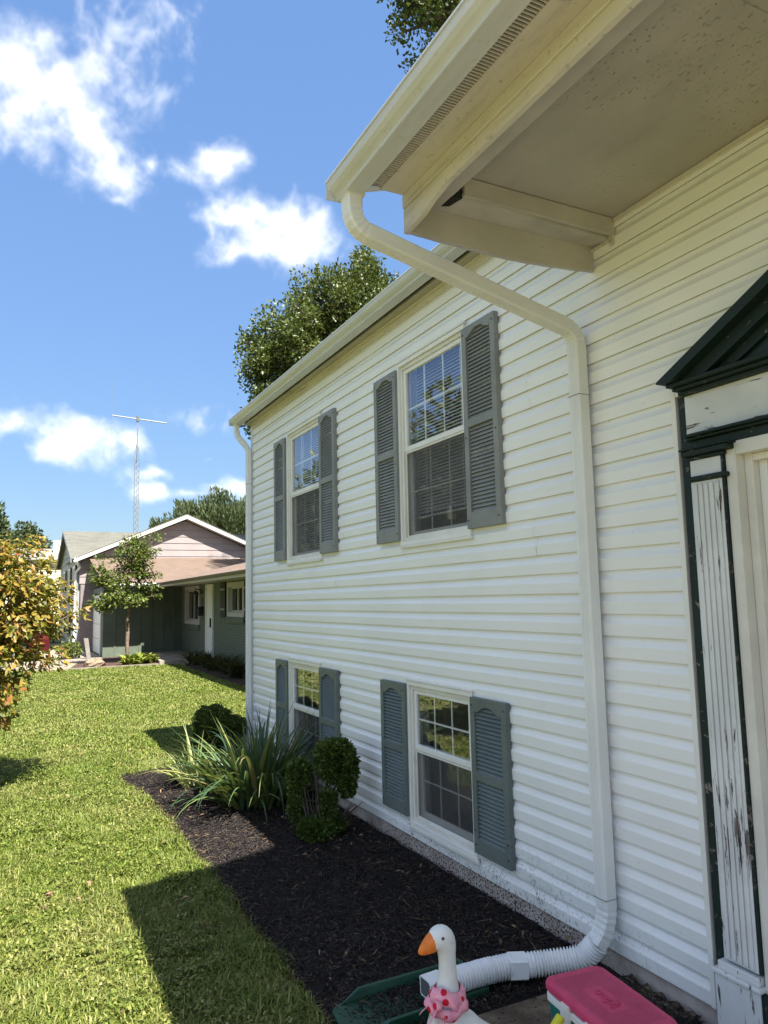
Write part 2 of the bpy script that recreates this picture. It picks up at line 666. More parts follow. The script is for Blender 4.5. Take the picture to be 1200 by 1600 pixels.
def mat_glass(name='window_glass', tint=(.96, .965, .97), ior=.11):
    m = Mat(name)
    N, Lk = m.N, m.L
    lw = N.new('ShaderNodeLayerWeight')
    lw.inputs['Blend'].default_value = .5
    f5 = m.math('ADD', m.math('MULTIPLY', m.math('POWER', lw.outputs['Facing'], 5.0), 1 - ior), ior)
    tr = N.new('ShaderNodeBsdfTransparent')
    tr.inputs[0].default_value = (*tint, 1)
    gl = N.new('ShaderNodeBsdfGlossy')
    gl.inputs['Roughness'].default_value = 0.015
    gl.inputs['Color'].default_value = (.95, .95, 1, 1)
    bp = N.new('ShaderNodeBump')
    bp.inputs['Strength'].default_value = .06
    bp.inputs['Distance'].default_value = .02
    Lk.new(m.noise(2.2, 2), bp.inputs['Height'])
    Lk.new(bp.outputs[0], gl.inputs['Normal'])
    mx = N.new('ShaderNodeMixShader')
    Lk.new(f5, mx.inputs[0])
    Lk.new(tr.outputs[0], mx.inputs[1])
    Lk.new(gl.outputs[0], mx.inputs[2])
    Lk.new(mx.outputs[0], N['Material Output'].inputs[0])
    return m.m


def mat_screen():
    m = Mat('insect_screen')
    tr = m.N.new('ShaderNodeBsdfTransparent')
    m.set(m.mix(m.ramp(m.noise(4, 3), .3, .7), (.11, .108, .105), (.14, .137, .13)), .8, spec=.1)
    mx = m.N.new('ShaderNodeMixShader')
    mx.inputs[0].default_value = .28
    m.L.new(tr.outputs[0], mx.inputs[1])
    m.L.new(m.b.outputs[0], mx.inputs[2])
    m.L.new(mx.outputs[0], m.N['Material Output'].inputs[0])
    return m.m


WHITE_TRIM = plain('white_trim', (.78, .775, .73), .45, .05, 3, .04, 40)
SPOUT = plain('white_spout_metal', (.76, .77, .76), .35, .05, 3, .03, 60)
GUTTER = mat_stained('gutter_metal', (.62, .635, .65), (.36, .34, .28), .30, (4, .25, 4), 3, .26)
SIDING = mat_siding()
FOUND = mat_foundation()
SOFFIT = mat_soffit()
SOFFIT_TRIM = mat_stained('stained_eave_trim', (.66, .62, .55), (.22, .185, .15), .6)
BEAM_WOOD = mat_peeling('weathered_beam_paint', (.53, .50, .46), (.17, .13, .11), .70, .65, (1.2, 6, 6), 7)
SHUTTER_UP = plain('grey_shutter_plastic', (.235, .245, .235), .55, .10, 5, .05, 120, .35)
SHUTTER_LOW = plain('slate_green_shutter_plastic', (.125, .152, .146), .5, .10, 5, .05, 120, .4)
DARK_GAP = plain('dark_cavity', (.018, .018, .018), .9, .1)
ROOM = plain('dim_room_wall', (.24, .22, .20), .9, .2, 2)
BLIND = plain('white_blind', (.82, .82, .83), .5, .04)
GLASS = mat_glass()
SCREEN = mat_screen()
DOOR_WHITE = mat_peeling('old_white_door_paint', (.72, .735, .73), (.22, .18, .165), .655, .55, (5, 5, .6), 8,
                         lambda m: m.ramp(m.xyz()[2], .1, 1.2, .085, .0))
FRIEZE_WHITE = mat_peeling('cracked_white_paint', (.70, .71, .70), (.24, .20, .185), .645, .55, (5, 1.1, 6), 7, lambda m: m.ramp(m.xyz()[2], 2.43, 2.56, .06, -.02))
DOOR_GREEN = mat_peeling('old_dark_green_paint', (.008, .022, .020), (.26, .22, .19), .615, .6, (5, 3, 5), 7)
DOOR_SLAB = plain('grey_white_door', (.62, .66, .70), .4, .04)
CASING = plain('cream_casing_paint', (.70, .68, .62), .5, .08, 4, .05, 50)
ROOF = plain('grey_shingle', (.19, .18, .165), .9, .25, 9, .4, 30, .2)

# ---------------------------------------------------------------- ground
def mat_lawn():
    m = Mat('lawn_soil_and_thatch')
    a = m.noise(.7, 5, .6)
    b = m.noise(14, 5, .7)
    c = m.mix(m.ramp(b, .3, .7), (.105, .118, .028), (.20, .205, .065))
    c = m.mix(m.ramp(a, .48, .70, 0, .55), c, (.24, .21, .08))
    m.set(c, .9, spec=.2)
    m.bump(m.noise(45, 6, .7), .9, .03)
    return m.m


def mat_grass():
    m = Mat('grass_blades')
    r = m.geo.outputs['Random Per Island']
    patch = m.ramp(m.math('ADD', m.math('MULTIPLY', m.noise(.8, 4, .6), .65), m.math('MULTIPLY', m.noise(5, 3), .35)), .38, .64)
    green = m.cramp(r, [(0, (.055, .090, .011)), (.4, (.100, .148, .017)), (.75, (.160, .205, .030)), (1, (.24, .25, .06))])
    dry = m.cramp(r, [(0, (.11, .135, .024)), (.5, (.20, .21, .05)), (.85, (.31, .28, .11)), (1, (.38, .33, .18))])
    c = m.mix(m.math('MULTIPLY', patch, .62), green, dry)
    m.set(c, .55, spec=.3)
    t = m.N.new('ShaderNodeBsdfTranslucent')
    m.L.new(m.mix(.3, c, (.30, .40, .03)), t.inputs['Color'])
    mx = m.N.new('ShaderNodeMixShader')
    mx.inputs[0].default_value = .28
    m.L.new(m.b.outputs[0], mx.inputs[1])
    m.L.new(t.outputs[0], mx.inputs[2])
    m.L.new(mx.outputs[0], m.N['Material Output'].inputs[0])
    return m.m


def mat_mulch(name='dark_mulch'):
    m = Mat(name)
    r = m.geo.outputs['Random Per Island']
    n = m.noise(60, 5, .7)
    c = m.mix(m.ramp(n, .3, .7), (.010, .008, .008), (.042, .034, .032))
    m.set(c, .85, spec=.25)
    m.bump(m.noise(70, 6, .7, m.scale((1, .55, 1))), 1.0, .03)
    return m.m


LAWN = mat_lawn()
GRASS = mat_grass()
MULCH = mat_mulch()
_m = Mat('mulch_chip')
_m.set(_m.cramp(_m.geo.outputs['Random Per Island'], [(0, (.009, .007, .007)), (.6, (.024, .019, .018)), (.9, (.055, .042, .038)), (1, (.12, .085, .06))]), .8, spec=.3)
CHIP = _m.m
_m = Mat('dry_litter')
_m.set(_m.cramp(_m.geo.outputs['Random Per Island'], [(0, (.06, .04, .025)), (.5, (.14, .09, .05)), (1, (.28, .20, .11))]), .8, spec=.2)
LITTER = _m.m
CONCRETE = plain('old_concrete', (.24, .21, .175), .9, .22, 3, .3, 40, .25)
_m = Mat('dirty_stoop_concrete')
_c = _m.mix(_m.ramp(_m.noise(6, 6, .65), .35, .65), (.075, .055, .038), (.17, .135, .10))
_x, _y, _z = _m.xyz()
_c = _m.mix(_m.math('MULTIPLY', _m.ramp(_x, -.40, -.15), _m.ramp(_m.noise(8, 4), .3, .6)), _c, (.24, .25, .22))
_c = _m.mix(_m.ramp(_m.noise(45, 4), .56, .68), _c, (.02, .018, .015))
_m.set(_c, .9, spec=.2).bump(_m.noise(50, 5), .5, .008)
STOOP = _m.m

m_ = M()
m_.prism([(-7.5, -2.4), (-1.76, -2.4), (-1.76, 1.9), (-7.5, 1.9)], 'z', -.05, .018)  # unseen walk, added so its tan bounce warms the light under the porch
tag(m_.build('bounce_walk', plain('tan_bounce_walk', (.21, .155, .12), .9, .2, 3, .3, 40, .2), None, .01), kind='structure')
# lawn: one sheet out to the horizon
mb = M()
mb.poly([(-260, -60, -.012), (320, -60, -.012), (320, 600, -.012), (-260, 600, -.012)])
tag(mb.build('lawn', LAWN), kind='structure')


def mulch_z(x, y):
    t = min(max((x + 1.27) / 1.27, 0), 1)
    return .002 + .07 * t ** .8


# mulch bed along the wall
def bed_edge(y):
    e = -1.262 + .02 * math.sin(y * 1.9) + .012 * math.sin(y * 5.3)
    if y > 6.6:
        e -= (y - 6.6) * .095
    return e


def make_bed():
    V, F = [], []
    nx, ny = 50, 200
    y0, y1 = -1.5, 8.50
    for j in range(ny + 1):
        y = y0 + (y1 - y0) * j / ny
        e = bed_edge(y)
        for i in range(nx + 1):
            x = e + (0.02 - e) * i / nx
            yy = y + (.06 * (x + 1.4) * -1 if j == ny else 0)
            z = mulch_z(x, y) + .010 * math.sin(x * 9 + y * 5) * math.sin(y * 7 - x * 4) * min(1, (x - e) * 8)
            z += RNG.normal() * .004
            V.append((x, yy, z))
    for j in range(ny):
        for i in range(nx):
            a = j * (nx + 1) + i
            F.append((a, a + 1, a + nx + 2, a + nx + 1))
    o = link('mulch_bed', np_mesh('mulch_bed', np.array(V), np.array(F), MULCH, True))
    tag(o, kind='structure')


make_bed()


def frames(n, tilt_lo=0.0, tilt_hi=1.0):
    """random unit directions with elevation between the given sines"""
    az = RNG.uniform(0, 2 * np.pi, n)
    s = RNG.uniform(tilt_lo, tilt_hi, n)
    c = np.sqrt(np.maximum(0, 1 - s * s))
    return np.stack([c * np.cos(az), c * np.sin(az), s], 1), az


def blades(P, length, width, lean):
    """bent grass blades: 5 vertices, 3 triangles as (n,3)"""
    n = len(P)
    az = RNG.uniform(0, 2 * np.pi, n)
    d = np.stack([np.cos(az), np.sin(az), np.zeros(n)], 1)
    s = np.stack([-np.sin(az), np.cos(az), np.zeros(n)], 1)
    up = np.array([0, 0, 1.0])
    L = length[:, None]
    W = (width * .5)[:, None]
    k = lean[:, None]
    mid = P + up * L * .62 * (1 - .35 * k) + d * L * .28 * k
    tip = P + up * L * (1 - .62 * k) + d * L * .85 * k
    V = np.stack([P - s * W, P + s * W, mid - s * W * .85, mid + s * W * .85, tip], 1).reshape(-1, 3)
    b = (np.arange(n) * 5)[:, None]
    F = np.concatenate([b + np.array([[0, 1, 3]]), b + np.array([[0, 3, 2]]), b + np.array([[2, 3, 4]])], 1).reshape(-1, 3)
    return V, F


def join(parts):
    V, F, k = [], [], 0
    for v, f in parts:
        V.append(v)
        F.append(f + k)
        k += len(v)
    return np.concatenate(V), np.concatenate(F)


def in_neighbor_hard(x, y):
    a = (y > 22.9) & (x > -1.3) & (x < 1.6) | (y > 22.6) & (x > 1.4) | (x > 2.0) & (y > 15)
    b = (y > 22.9) & (x < -.9)
    return a | b


def make_grass():
    parts = []

    def zone(n, x0, x1, y0, y1, l0, l1, w0, w1, z=-.012):
        x = RNG.uniform(x0, x1, n)
        y = RNG.uniform(y0, y1, n)
        edge = -1.262 + .02 * np.sin(y * 1.9) + .012 * np.sin(y * 5.3) - np.maximum(0, y - 6.6) * .095
        ok = (y > 8.46) | (x < edge + RNG.normal(0, .012, n))
        ok &= ~in_neighbor_hard(x, y) & ~((y < 2.8) & (x > -2.3))
        # worn spots
        bare = (((x + 1.42) / .18) ** 2 + ((y - 4.42) / .3) ** 2 < 1) & (RNG.uniform(0, 1, n) < .75)
        cl = .5 + .5 * np.sin(x * 7.1 + 1.3 * np.sin(y * 3.3)) * np.sin(y * 6.3 + 1.1 * np.sin(x * 4.7))
        ok &= ~bare & (RNG.uniform(0, 1, n) < .68 + .45 * cl)
        x, y, cl = x[ok], y[ok], cl[ok]
        m = len(x)
        P = np.stack([x, y, np.full(m, z)], 1)
        ln = RNG.uniform(l0, l1, m) * (.7 + .5 * cl)
        parts.append(blades(P, ln, RNG.uniform(w0, w1, m), RNG.uniform(.35, 1.45, m)))
    zone(125000, -2.95, -1.2, 2.4, 6.2, .03, .085, .004, .0095)
    zone(85000, -2.95, -1.2, 6.2, 10, .03, .08, .006, .012)
    zone(1500, -2.95, -1.25, 2.4, 9, .08, .14, .005, .009)
    # clover and plantain: short rosettes of broad leaves
    k = 2600
    cx_, cy_ = RNG.uniform(-2.95, -1.3, k), RNG.uniform(2.4, 10, k)
    ok = (np.sin(cx_ * 5.3 + 2) * np.sin(cy_ * 2.9) > -.1) & ((cy_ > 8.5) | (cx_ < -1.34))
    cx_, cy_ = np.repeat(cx_[ok], 9), np.repeat(cy_[ok], 9)
    k = len(cx_)
    Pq = np.stack([cx_ + RNG.normal(0, .02, k), cy_ + RNG.normal(0, .02, k), RNG.uniform(.015, .05, k)], 1)
    parts.append(blades(Pq, RNG.uniform(.014, .028, k), RNG.uniform(.009, .016, k), RNG.uniform(.9, 1.5, k)))
    zone(16000, -4.6, -2.95, 1.5, 10, .05, .10, .012, .022)
    zone(26000, -1.2, 3.0, 8.4, 12, .04, .08, .008, .016)
    zone(100000, -3.2, 2.2, 10, 15.5, .03, .07, .010, .019)
    zone(85000, -3.4, 2.2, 15.5, 24, .03, .065, .016, .028)
    zone(9000, -9, -3.2, 2, 24, .05, .10, .05, .09)
    V, F = join(parts)
    o = link('grass', np_mesh('grass', V, F, GRASS))
    tag(o, kind='stuff')


make_grass()


def flakes(P, length, width, flat=.35):
    """thin folded slivers lying about: 4 vertices, 2 triangles"""
    n = len(P)
    az = RNG.uniform(0, 2 * np.pi, n)
    el = RNG.uniform(-flat, flat, n)
    d = np.stack([np.cos(az) * np.cos(el), np.sin(az) * np.cos(el), np.sin(el)], 1)
    s = np.stack([-np.sin(az), np.cos(az), RNG.uniform(-.6, .6, n)], 1)
    up = np.array([0, 0, 1.0])
    L, W = length[:, None], width[:, None]
    V = np.stack([P - d * L * .5, P - s * W * .5 + up * W * .5, P + d * L * .5, P + s * W * .5 + up * W * .5], 1).reshape(-1, 3)
    b = (np.arange(n) * 4)[:, None]
    F = np.concatenate([b + np.array([[0, 1, 2]]), b + np.array([[0, 2, 3]])], 1).reshape(-1, 3)
    return V, F


def make_chips():
    n = 78000
    y = 1.6 + 6.85 * RNG.uniform(0, 1, n) ** 1.25
    e = -1.262 - np.maximum(0, y - 6.6) * .095
    x = e + (-.01 - e) * RNG.uniform(0, 1, n) ** .95 - RNG.exponential(.012, n)
    ok = ~((y < 2.82) & (x > -1.75))
    x, y, e = x[ok], y[ok], e[ok]
    t = np.clip((x + 1.27) / 1.27, 0, 1)
    z = .002 + .07 * t ** .8 + RNG.uniform(.0, .012, len(x)) + .008
    P = np.stack([x, y, z], 1)
    V, F = flakes(P, RNG.uniform(.008, .040, len(x)), RNG.uniform(.003, .0085, len(x)))
    tag(link('mulch_chips', np_mesh('mulch_chips', V, F, CHIP)), kind='stuff')
    # dry leaves, stems and clippings on the bed and at the lawn's edge
    n = 900
    y = RNG.uniform(2.9, 8.3, n)
    x = RNG.uniform(-1.25, -.03, n)
    P1 = np.stack([x, y, .03 + .07 * np.clip((x + 1.27) / 1.27, 0, 1)], 1)
    a = flakes(P1, RNG.uniform(.03, .13, n), RNG.uniform(.0015, .004, n), .25)
    cen = np.array([(-.25, 3.35), (-.3, 4.3), (-.55, 5.7), (-.9, 6.6), (-1.1, 7.4), (-.12, 3.0), (-.6, 4.9), (-.2, 5.1), (-.95, 3.5), (-.45, 3.2)])
    q = cen[RNG.integers(0, len(cen), 110)] + RNG.normal(0, .11, (110, 2))
    q[:, 0] = np.clip(q[:, 0], -1.2, -.03)
    P2 = np.stack([q[:, 0], q[:, 1], .045 + .07 * np.clip((q[:, 0] + 1.27) / 1.27, 0, 1)], 1)
    b = flakes(P2, RNG.uniform(.018, .050, 110), RNG.uniform(.006, .018, 110), .7)
    n = 420
    y = RNG.uniform(2.6, 8.3, n)
    x = -1.262 - np.maximum(0, y - 6.6) * .095 + RNG.normal(0, .05, n)
    c = flakes(np.stack([x, y, np.full(n, .02)], 1), RNG.uniform(.03, .10, n), RNG.uniform(.002, .005, n), .4)
    n = 60
    lx = RNG.uniform(-2.9, -1.35, n)
    ly = RNG.uniform(2.6, 14, n)
    d = flakes(np.stack([lx, ly, np.full(n, .055)], 1), RNG.uniform(.03, .07, n), RNG.uniform(.015, .035, n), .4)
    V, F = join([a, b, c, d])
    tag(link('leaf_litter', np_mesh('leaf_litter', V, F, LITTER)), kind='stuff')


make_chips()

# ================================================================ the white house
house = thing('house', 'white house with horizontal vinyl siding, grey shutters and a porch eave, filling the right half', 'house', (0, 4, 0))
ZB, LAP = .172, .1016
Y_END = 8.36
EAVE = 3.872
# window openings: (y0, y1, z0, z1)
WINS = {'u2': (3.800, 4.690, 2.175, 3.490), 'u1': (6.228, 7.128, 2.175, 3.490),
        'l2': (3.852, 4.652, .268, 1.208), 'l1': (6.292, 7.118, .268, 1.208)}
DOOR = (.66, 2.205, -.5, 2.62)
HOLES = list(WINS.values()) + [DOOR]
PORCH_Y = 2.64


def clip_profile(pr, za, zb):
    """keep the part of an open (x, z) polyline between two heights"""
    out = []
    for i in range(len(pr) - 1):
        (x0, z0), (x1, z1) = pr[i], pr[i + 1]
        if abs(z1 - z0) < 1e-9:
            if za <= z0 <= zb:
                out += [(x0, z0), (x1, z1)]
            continue
        lo, hi = max(za, min(z0, z1)), min(zb, max(z0, z1))
        if lo > hi:
            continue
        f = lambda z: (x0 + (x1 - x0) * (z - z0) / (z1 - z0), z)
        out += [f(lo), f(hi)]
    r = []
    for p in out:
        if not r or abs(p[0] - r[-1][0]) + abs(p[1] - r[-1][1]) > 1e-6:
            r.append(p)
    return r


def lap_profile(z0):
    return [(-.001, z0 + .001), (-.0150, z0), (-.0162, z0 + .003), (-.0190, z0 + .0545), (-.0178, z0 + .0580), (-.0110, z0 + .068),
            (-.0050, z0 + .0815), (-.0042, z0 + .084), (-.0036, z0 + LAP + .004)]


def add_lap(y0, y1, z0, za, zb, prev=[0]):
    pr = clip_profile(lap_profile(z0), za, zb)
    if len(pr) < 2:
        return
    m = M()
    # tiny sag and tilt so that the courses are not ruled lines
    n = max(2, int((y1 - y0) / .6) + 1)
    rows = []
    ph = RNG.uniform(0, 6)
    for i in range(n + 1):
        y = y0 + (y1 - y0) * i / n
        w = .0012 * math.sin(y * 2.1 + ph) + RNG.normal() * .0004
        rows.append([(x + w * .6, y, z + w) for x, z in pr])
    k = len(pr)
    m.add([p for r in rows for p in r], [(i * k + j, (i + 1) * k + j, (i + 1) * k + j + 1, i * k + j + 1) for i in range(n) for j in range(k - 1)])
    m.build('siding_plank', SIDING, house)


def build_siding():
    nl = int((EAVE - ZB) / LAP) + 1
    for k in range(nl):
        z0 = ZB + k * LAP
        top = min(z0 + LAP + .004, EAVE - .004)
        if top - z0 < .01:
            continue
        lo, hi = -2.6, Y_END
        cuts = [lo, hi]
        for h in HOLES:
            if h[2] < top and h[3] > z0:
                cuts += [h[0], h[1]]
        cuts = sorted(set(cuts))
        for a, b in zip(cuts[:-1], cuts[1:]):
            c = (a + b) / 2
            za, zb = z0 - .001, top
            segs = [(za, zb)]
            for h in HOLES:
                if h[0] < c < h[1] and h[2] < top and h[3] > z0:
                    segs = [(p, q) for (s0, s1) in segs for (p, q) in ((s0, min(s1, h[2])), (max(s0, h[3]), s1)) if q - p > .004]
            for p, q in segs:
                if z0 > 3.55 and a < PORCH_Y - .2:        # above the porch ceiling nothing shows
                    if b <= PORCH_Y - .2:
                        continue
                    a2 = PORCH_Y - .2
                else:
                    a2 = a
                # butt seams where two lengths of vinyl meet
                seam = [5.60, 5.92, 3.18, 3.2, None, 5.75, 5.71, None][k % 8]
                if seam and a2 + .4 < seam < b - .4:
                    add_lap(a2, seam - .0002, z0, p, q)
                    add_lap(seam + .0002, b, z0, p, q)
                else:
                    add_lap(a2, b, z0, p, q)


build_siding()


def rect_minus(y0, y1, z0, z1, holes):
    ys = sorted({y0, y1, *[h for o in holes for h in o[:2] if y0 < h < y1]})
    for a, b in zip(ys[:-1], ys[1:]):
        c = (a + b) / 2
        segs = [(z0, z1)]
        for h in holes:
            if h[0] < c < h[1]:
                segs = [(p, q) for (s0, s1) in segs for (p, q) in ((s0, min(s1, h[2])), (max(s0, h[3]), s1)) if q - p > .001]
        for p, q in segs:
            yield a, b, p, q


m = M()
for a, b, p, q in rect_minus(-2.6, Y_END - .02, .171, 4.0, HOLES):
    m.box(.004, .14, a, b, p, min(q, 3.98))
m.box(.1405, 8.4, Y_END - .16, Y_END - .02, -.2, 3.985)
m.box(.1405, 8.4, -2.6, -2.46, -.2, 3.985)
m.box(8.4, 8.54, -2.6, Y_END - .02, -.2, 3.985)
m.prism([(.02, 3.99), (8.52, 3.99), (4.27, 5.40)], 'y', Y_END - .14, Y_END - .021)
m.build('wall', plain('house_wall_core', (.55, .55, .53), .8), house)
# foundation blocks
for a, b in ((-2.6, .62), (2.205, 3.52), (3.525, 5.16), (5.165, 6.8), (6.805, 8.34)):
    M().box(.0, .15, a, b, -.3, .170).build('foundation_block', FOUND, house, .004)
# corner post and the strip where the siding stops at the door
M().box(-.024, .06, Y_END, Y_END + .05, .165, EAVE).build('corner_post', WHITE_TRIM, house, .003)
M().box(-.020, .002, 2.199, 2.224, .17, 2.66).build('siding_trim', WHITE_TRIM, house, .002)

# ---- main eave: frieze strip, soffit, fascia, gutter, roof
GE = 8.50
m = M()
m.box(-.030, -.003, PORCH_Y + .03, Y_END + .05, EAVE - .020, EAVE)
m.box(-.020, -.003, PORCH_Y + .03, Y_END + .05, EAVE - .062, EAVE - .022)
m.build('frieze_strip', SOFFIT_TRIM, house, .002)
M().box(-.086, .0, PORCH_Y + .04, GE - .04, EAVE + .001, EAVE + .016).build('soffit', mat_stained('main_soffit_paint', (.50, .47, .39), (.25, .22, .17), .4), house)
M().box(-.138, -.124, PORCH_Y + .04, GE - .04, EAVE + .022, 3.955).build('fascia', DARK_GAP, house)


def gutter_profile(x0, zb, w, h):
    """K style gutter, x0 = back, zb = bottom, towards -x"""
    f = [(x0, zb + h), (x0, zb), (x0 - w * .60, zb), (x0 - w * .625, zb + h * .03), (x0 - w * .63, zb + h * .16), (x0 - w * .70, zb + h * .26),
         (x0 - w * .80, zb + h * .36), (x0 - w * .90, zb + h * .52), (x0 - w * .945, zb + h * .72), (x0 - w * .955, zb + h * .86),
         (x0 - w * .99, zb + h * .87), (x0 - w, zb + h * .93), (x0 - w * .99, zb + h), (x0 - w * .93, zb + h)]
    return f + [(x0 - w * .90, zb + h * .80), (x0 - w * .80, zb + h * .5), (x0 - w * .6, zb + h * .2), (x0 - w * .06, zb + h * .2), (x0 - w * .05, zb + h)]


def long_prism(m, poly, y0, y1, n=1):
    k = len(poly)
    rows = []
    for i in range(n + 1):
        y = y0 + (y1 - y0) * i / n
        w = .0016 * math.sin(y * 1.7 + 1) if n > 1 else 0
        rows.append([(x + w, y, z + w * 1.5) for x, z in poly])
    m.add([p for r in rows for p in r], [(i * k + j, i * k + (j + 1) % k, (i + 1) * k + (j + 1) % k, (i + 1) * k + j) for i in range(n) for j in range(k)])
    return m


m = long_prism(M(), gutter_profile(-.140, EAVE - .014, .126, .072), PORCH_Y + .02, GE, 12)
m.box(-.262, -.142, GE, GE + .003, EAVE - .014, EAVE + .054)
main_gutter = m.build('gutter', GUTTER, house)
# roof: the main slope and the part that runs down over the porch
SL = .335


def roof_z(x):
    return 3.962 + SL * (x + .20)


def slab_roof(m, x0, x1, y0, y1, t=.03):
    m.hexa([(x0, y0, roof_z(x0) - t), (x1, y0, roof_z(x1) - t), (x1, y1, roof_z(x1) - t), (x0, y1, roof_z(x0) - t)],
           [(x0, y0, roof_z(x0)), (x1, y0, roof_z(x1)), (x1, y1, roof_z(x1)), (x0, y1, roof_z(x0))])


m = M()
slab_roof(m, -.205, 4.27, PORCH_Y + .02, GE - .02)
slab_roof(m, -1.335, 4.27, -2.65, PORCH_Y + .018)
m.add([(4.272, -2.65, roof_z(4.27)), (8.9, -2.65, roof_z(-.3)), (8.9, GE - .02, roof_z(-.3)), (4.272, GE - .02, roof_z(4.27))], [(0, 1, 2, 3)])
m.build('roof', ROOF, house)

# ---- porch eave: ceiling, beams, soffit with a vent strip, gutter
CZ = 3.570
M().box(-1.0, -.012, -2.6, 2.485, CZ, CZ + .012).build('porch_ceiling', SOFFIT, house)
BO = -1.068
m = M()
m.prism([(-2.6, 3.405), (2.30, 3.400), (2.42, 3.382), (2.50, 3.360), (2.655, 3.345), (2.655, 3.508), (-2.6, 3.508)], 'x', BO, BO + .022)   # outer board, deeper at its end
m.build('beam_board', SOFFIT_TRIM, house, .003)
M().box(BO - .010, BO - .001, -2.6, 2.648, 3.455, 3.511).build('beam_board', SOFFIT_TRIM, house, .003)
M().box(BO + .024, -.915, -2.6, 2.636, 3.475, CZ - .002).build('beam', BEAM_WOOD, house, .002)
# the return at the far end: hanging fascia board with a bowed edge, underside, inner board
n = 24
top, bot = [], []
for i in range(n + 1):
    t = i / n
    x = BO + .024 + (-.022 - (BO + .024)) * t
    top.append((x, 3.492))
    bot.append((x, 3.350 + .014 * t - .022 * math.sin(math.pi * t) + RNG.normal() * .0012))
M().prism(top + bot[::-1], 'y', 2.632, 2.655).build('return_board', BEAM_WOOD, house)
M().hexa([(-.916, 2.500, 3.478), (-.024, 2.515, 3.470), (-.024, 2.631, 3.486), (-.916, 2.631, 3.478)],
         [(-.916, 2.500, 3.50), (-.024, 2.515, 3.50), (-.024, 2.631, 3.50), (-.916, 2.631, 3.50)]).build('return_underside', plain('pale_old_paint', (.52, .50, .46), .65, .12, 5, .1, 40), house)
M().box(-.862, -.024, 2.486, 2.506, 3.484, CZ - .001).build('return_board', BEAM_WOOD, house, .002)
# broken corner where the boards meet
M().hexa([(-.918, 2.50, 3.4735), (-.868, 2.497, 3.4735), (-.885, 2.575, 3.4735), (-.918, 2.59, 3.4735)],
         [(-.918, 2.50, 3.50), (-.868, 2.497, 3.50), (-.885, 2.575, 3.50), (-.918, 2.59, 3.50)]).build('rot_hole', DARK_GAP, house)
m = M()
m.box(-.034, -.012, 2.512, 2.650, 3.462, 3.474)
m.box(-.034, -.012, 2.488, 2.512, 3.440, 3.552)
m.build('siding_trim', SOFFIT_TRIM, house, .002)
M().box(-.026, -.005, -2.6, 2.484, CZ - .028, CZ - .002).build('frieze_strip', SOFFIT_TRIM, house, .003)
# wall of the porch box up to the roof
m = M()
m.prism([(BO, 3.508), (-.02, 3.508), (-.02, roof_z(-.02) - .035), (BO, roof_z(BO) - .035)], 'y', 2.645, 2.66)
m.build('porch_end_wall', WHITE_TRIM, house)
SZ = 3.512
MET = GUTTER
M().box(-1.186, BO - .0005, -2.6, 2.64, SZ, SZ + .014).build('porch_soffit', SOFFIT_TRIM, house)
M().box(-1.254, -1.187, -2.6, 2.64, SZ + .012, SZ + .016).build('vent_strip', DARK_GAP, house)
m = M()
y = -1.2
while y < 2.62:
    m.box(-1.2535, -1.1865, y, y + .0045, SZ + .001, SZ + .009)
    y += .0145
tag(m.build('vent_louvres', SOFFIT_TRIM, house), kind='stuff')
M().box(-1.266, -1.254, -2.6, 2.72, SZ - .001, 3.585).build('fascia', SOFFIT_TRIM, house)
GZ, GY = 3.468, 2.735
m = long_prism(M(), gutter_profile(-1.268, GZ, .130, .080), -2.6, GY, 12)
m.box(-1.394, -1.270, GY, GY + .003, GZ, GZ + .076)
m.build('gutter', GUTTER, house)
m = M()
m.hexa([(-1.25, 2.663, SZ + .012), (-.03, 2.663, 3.91), (-.03, 2.72, 3.91), (-1.25, 2.72, SZ + .012)],
       [(-1.25, 2.663, SZ + .06), (-.03, 2.663, 3.955), (-.03, 2.72, 3.955), (-1.25, 2.72, SZ + .06)])
m.build('rake_board', WHITE_TRIM, house)


# ---- downspouts: a ribbed rectangular section swept along a bent path
def bend_path(pts, radius, seg=9):
    pts = [Vector(p) for p in pts]
    out, crimp = [pts[0]], [0]
    for i in range(1, len(pts) - 1):
        a, b, c = pts[i - 1], pts[i], pts[i + 1]
        u, v = (a - b).normalized(), (c - b).normalized()
        p, q = b + u * radius, b + v * radius
        for k in range(seg + 1):
            t = k / seg
            out.append(p * (1 - t) ** 2 + b * 2 * t * (1 - t) + q * t * t)
            crimp.append(1 if k % 2 and 0 < k < seg else 0)
    out.append(pts[-1])
    crimp.append(0)
    return out, crimp


def spout(name, pts, w, d, radius, mat, parent, front, ribs=True, seg=11):
    """w = width along y, d = depth; front = the direction the ribbed face looks at the start"""
    path, crimp = bend_path(pts, radius, seg)
    prof = []
    if ribs:
        n = 5
        for i in range(n):
            a = -.36 + .72 * (i / n)
            e = .72 / n
            prof += [(a * w, .5 * d), (a * w + e * w * .35, .5 * d), (a * w + e * w * .5, .5 * d - .003), (a * w + e * w * .85, .5 * d - .003)]
        prof += [(.40 * w, .5 * d)]
    else:
        prof += [(-.4 * w, .5 * d), (.4 * w, .5 * d)]
    prof += [(.5 * w, .38 * d), (.5 * w, -.38 * d), (.40 * w, -.5 * d), (-.40 * w, -.5 * d), (-.5 * w, -.38 * d), (-.5 * w, .38 * d)]
    side = Vector((0, 1, 0))
    rs = []
    for i, p in enumerate(path):
        t = (path[min(i + 1, len(path) - 1)] - path[max(i - 1, 0)]).normalized()
        s_ = (side - t * side.dot(t)).normalized()
        f_ = s_.cross(t)
        if f_.dot(front) < 0 and i == 0:
            pass
        k = .93 if crimp[i] else 1.0
        rs.append([tuple(p + s_ * (a * k) + f_ * (b * k)) for a, b in prof])
    return M().rings(rs, True, False).build(name, mat, parent)


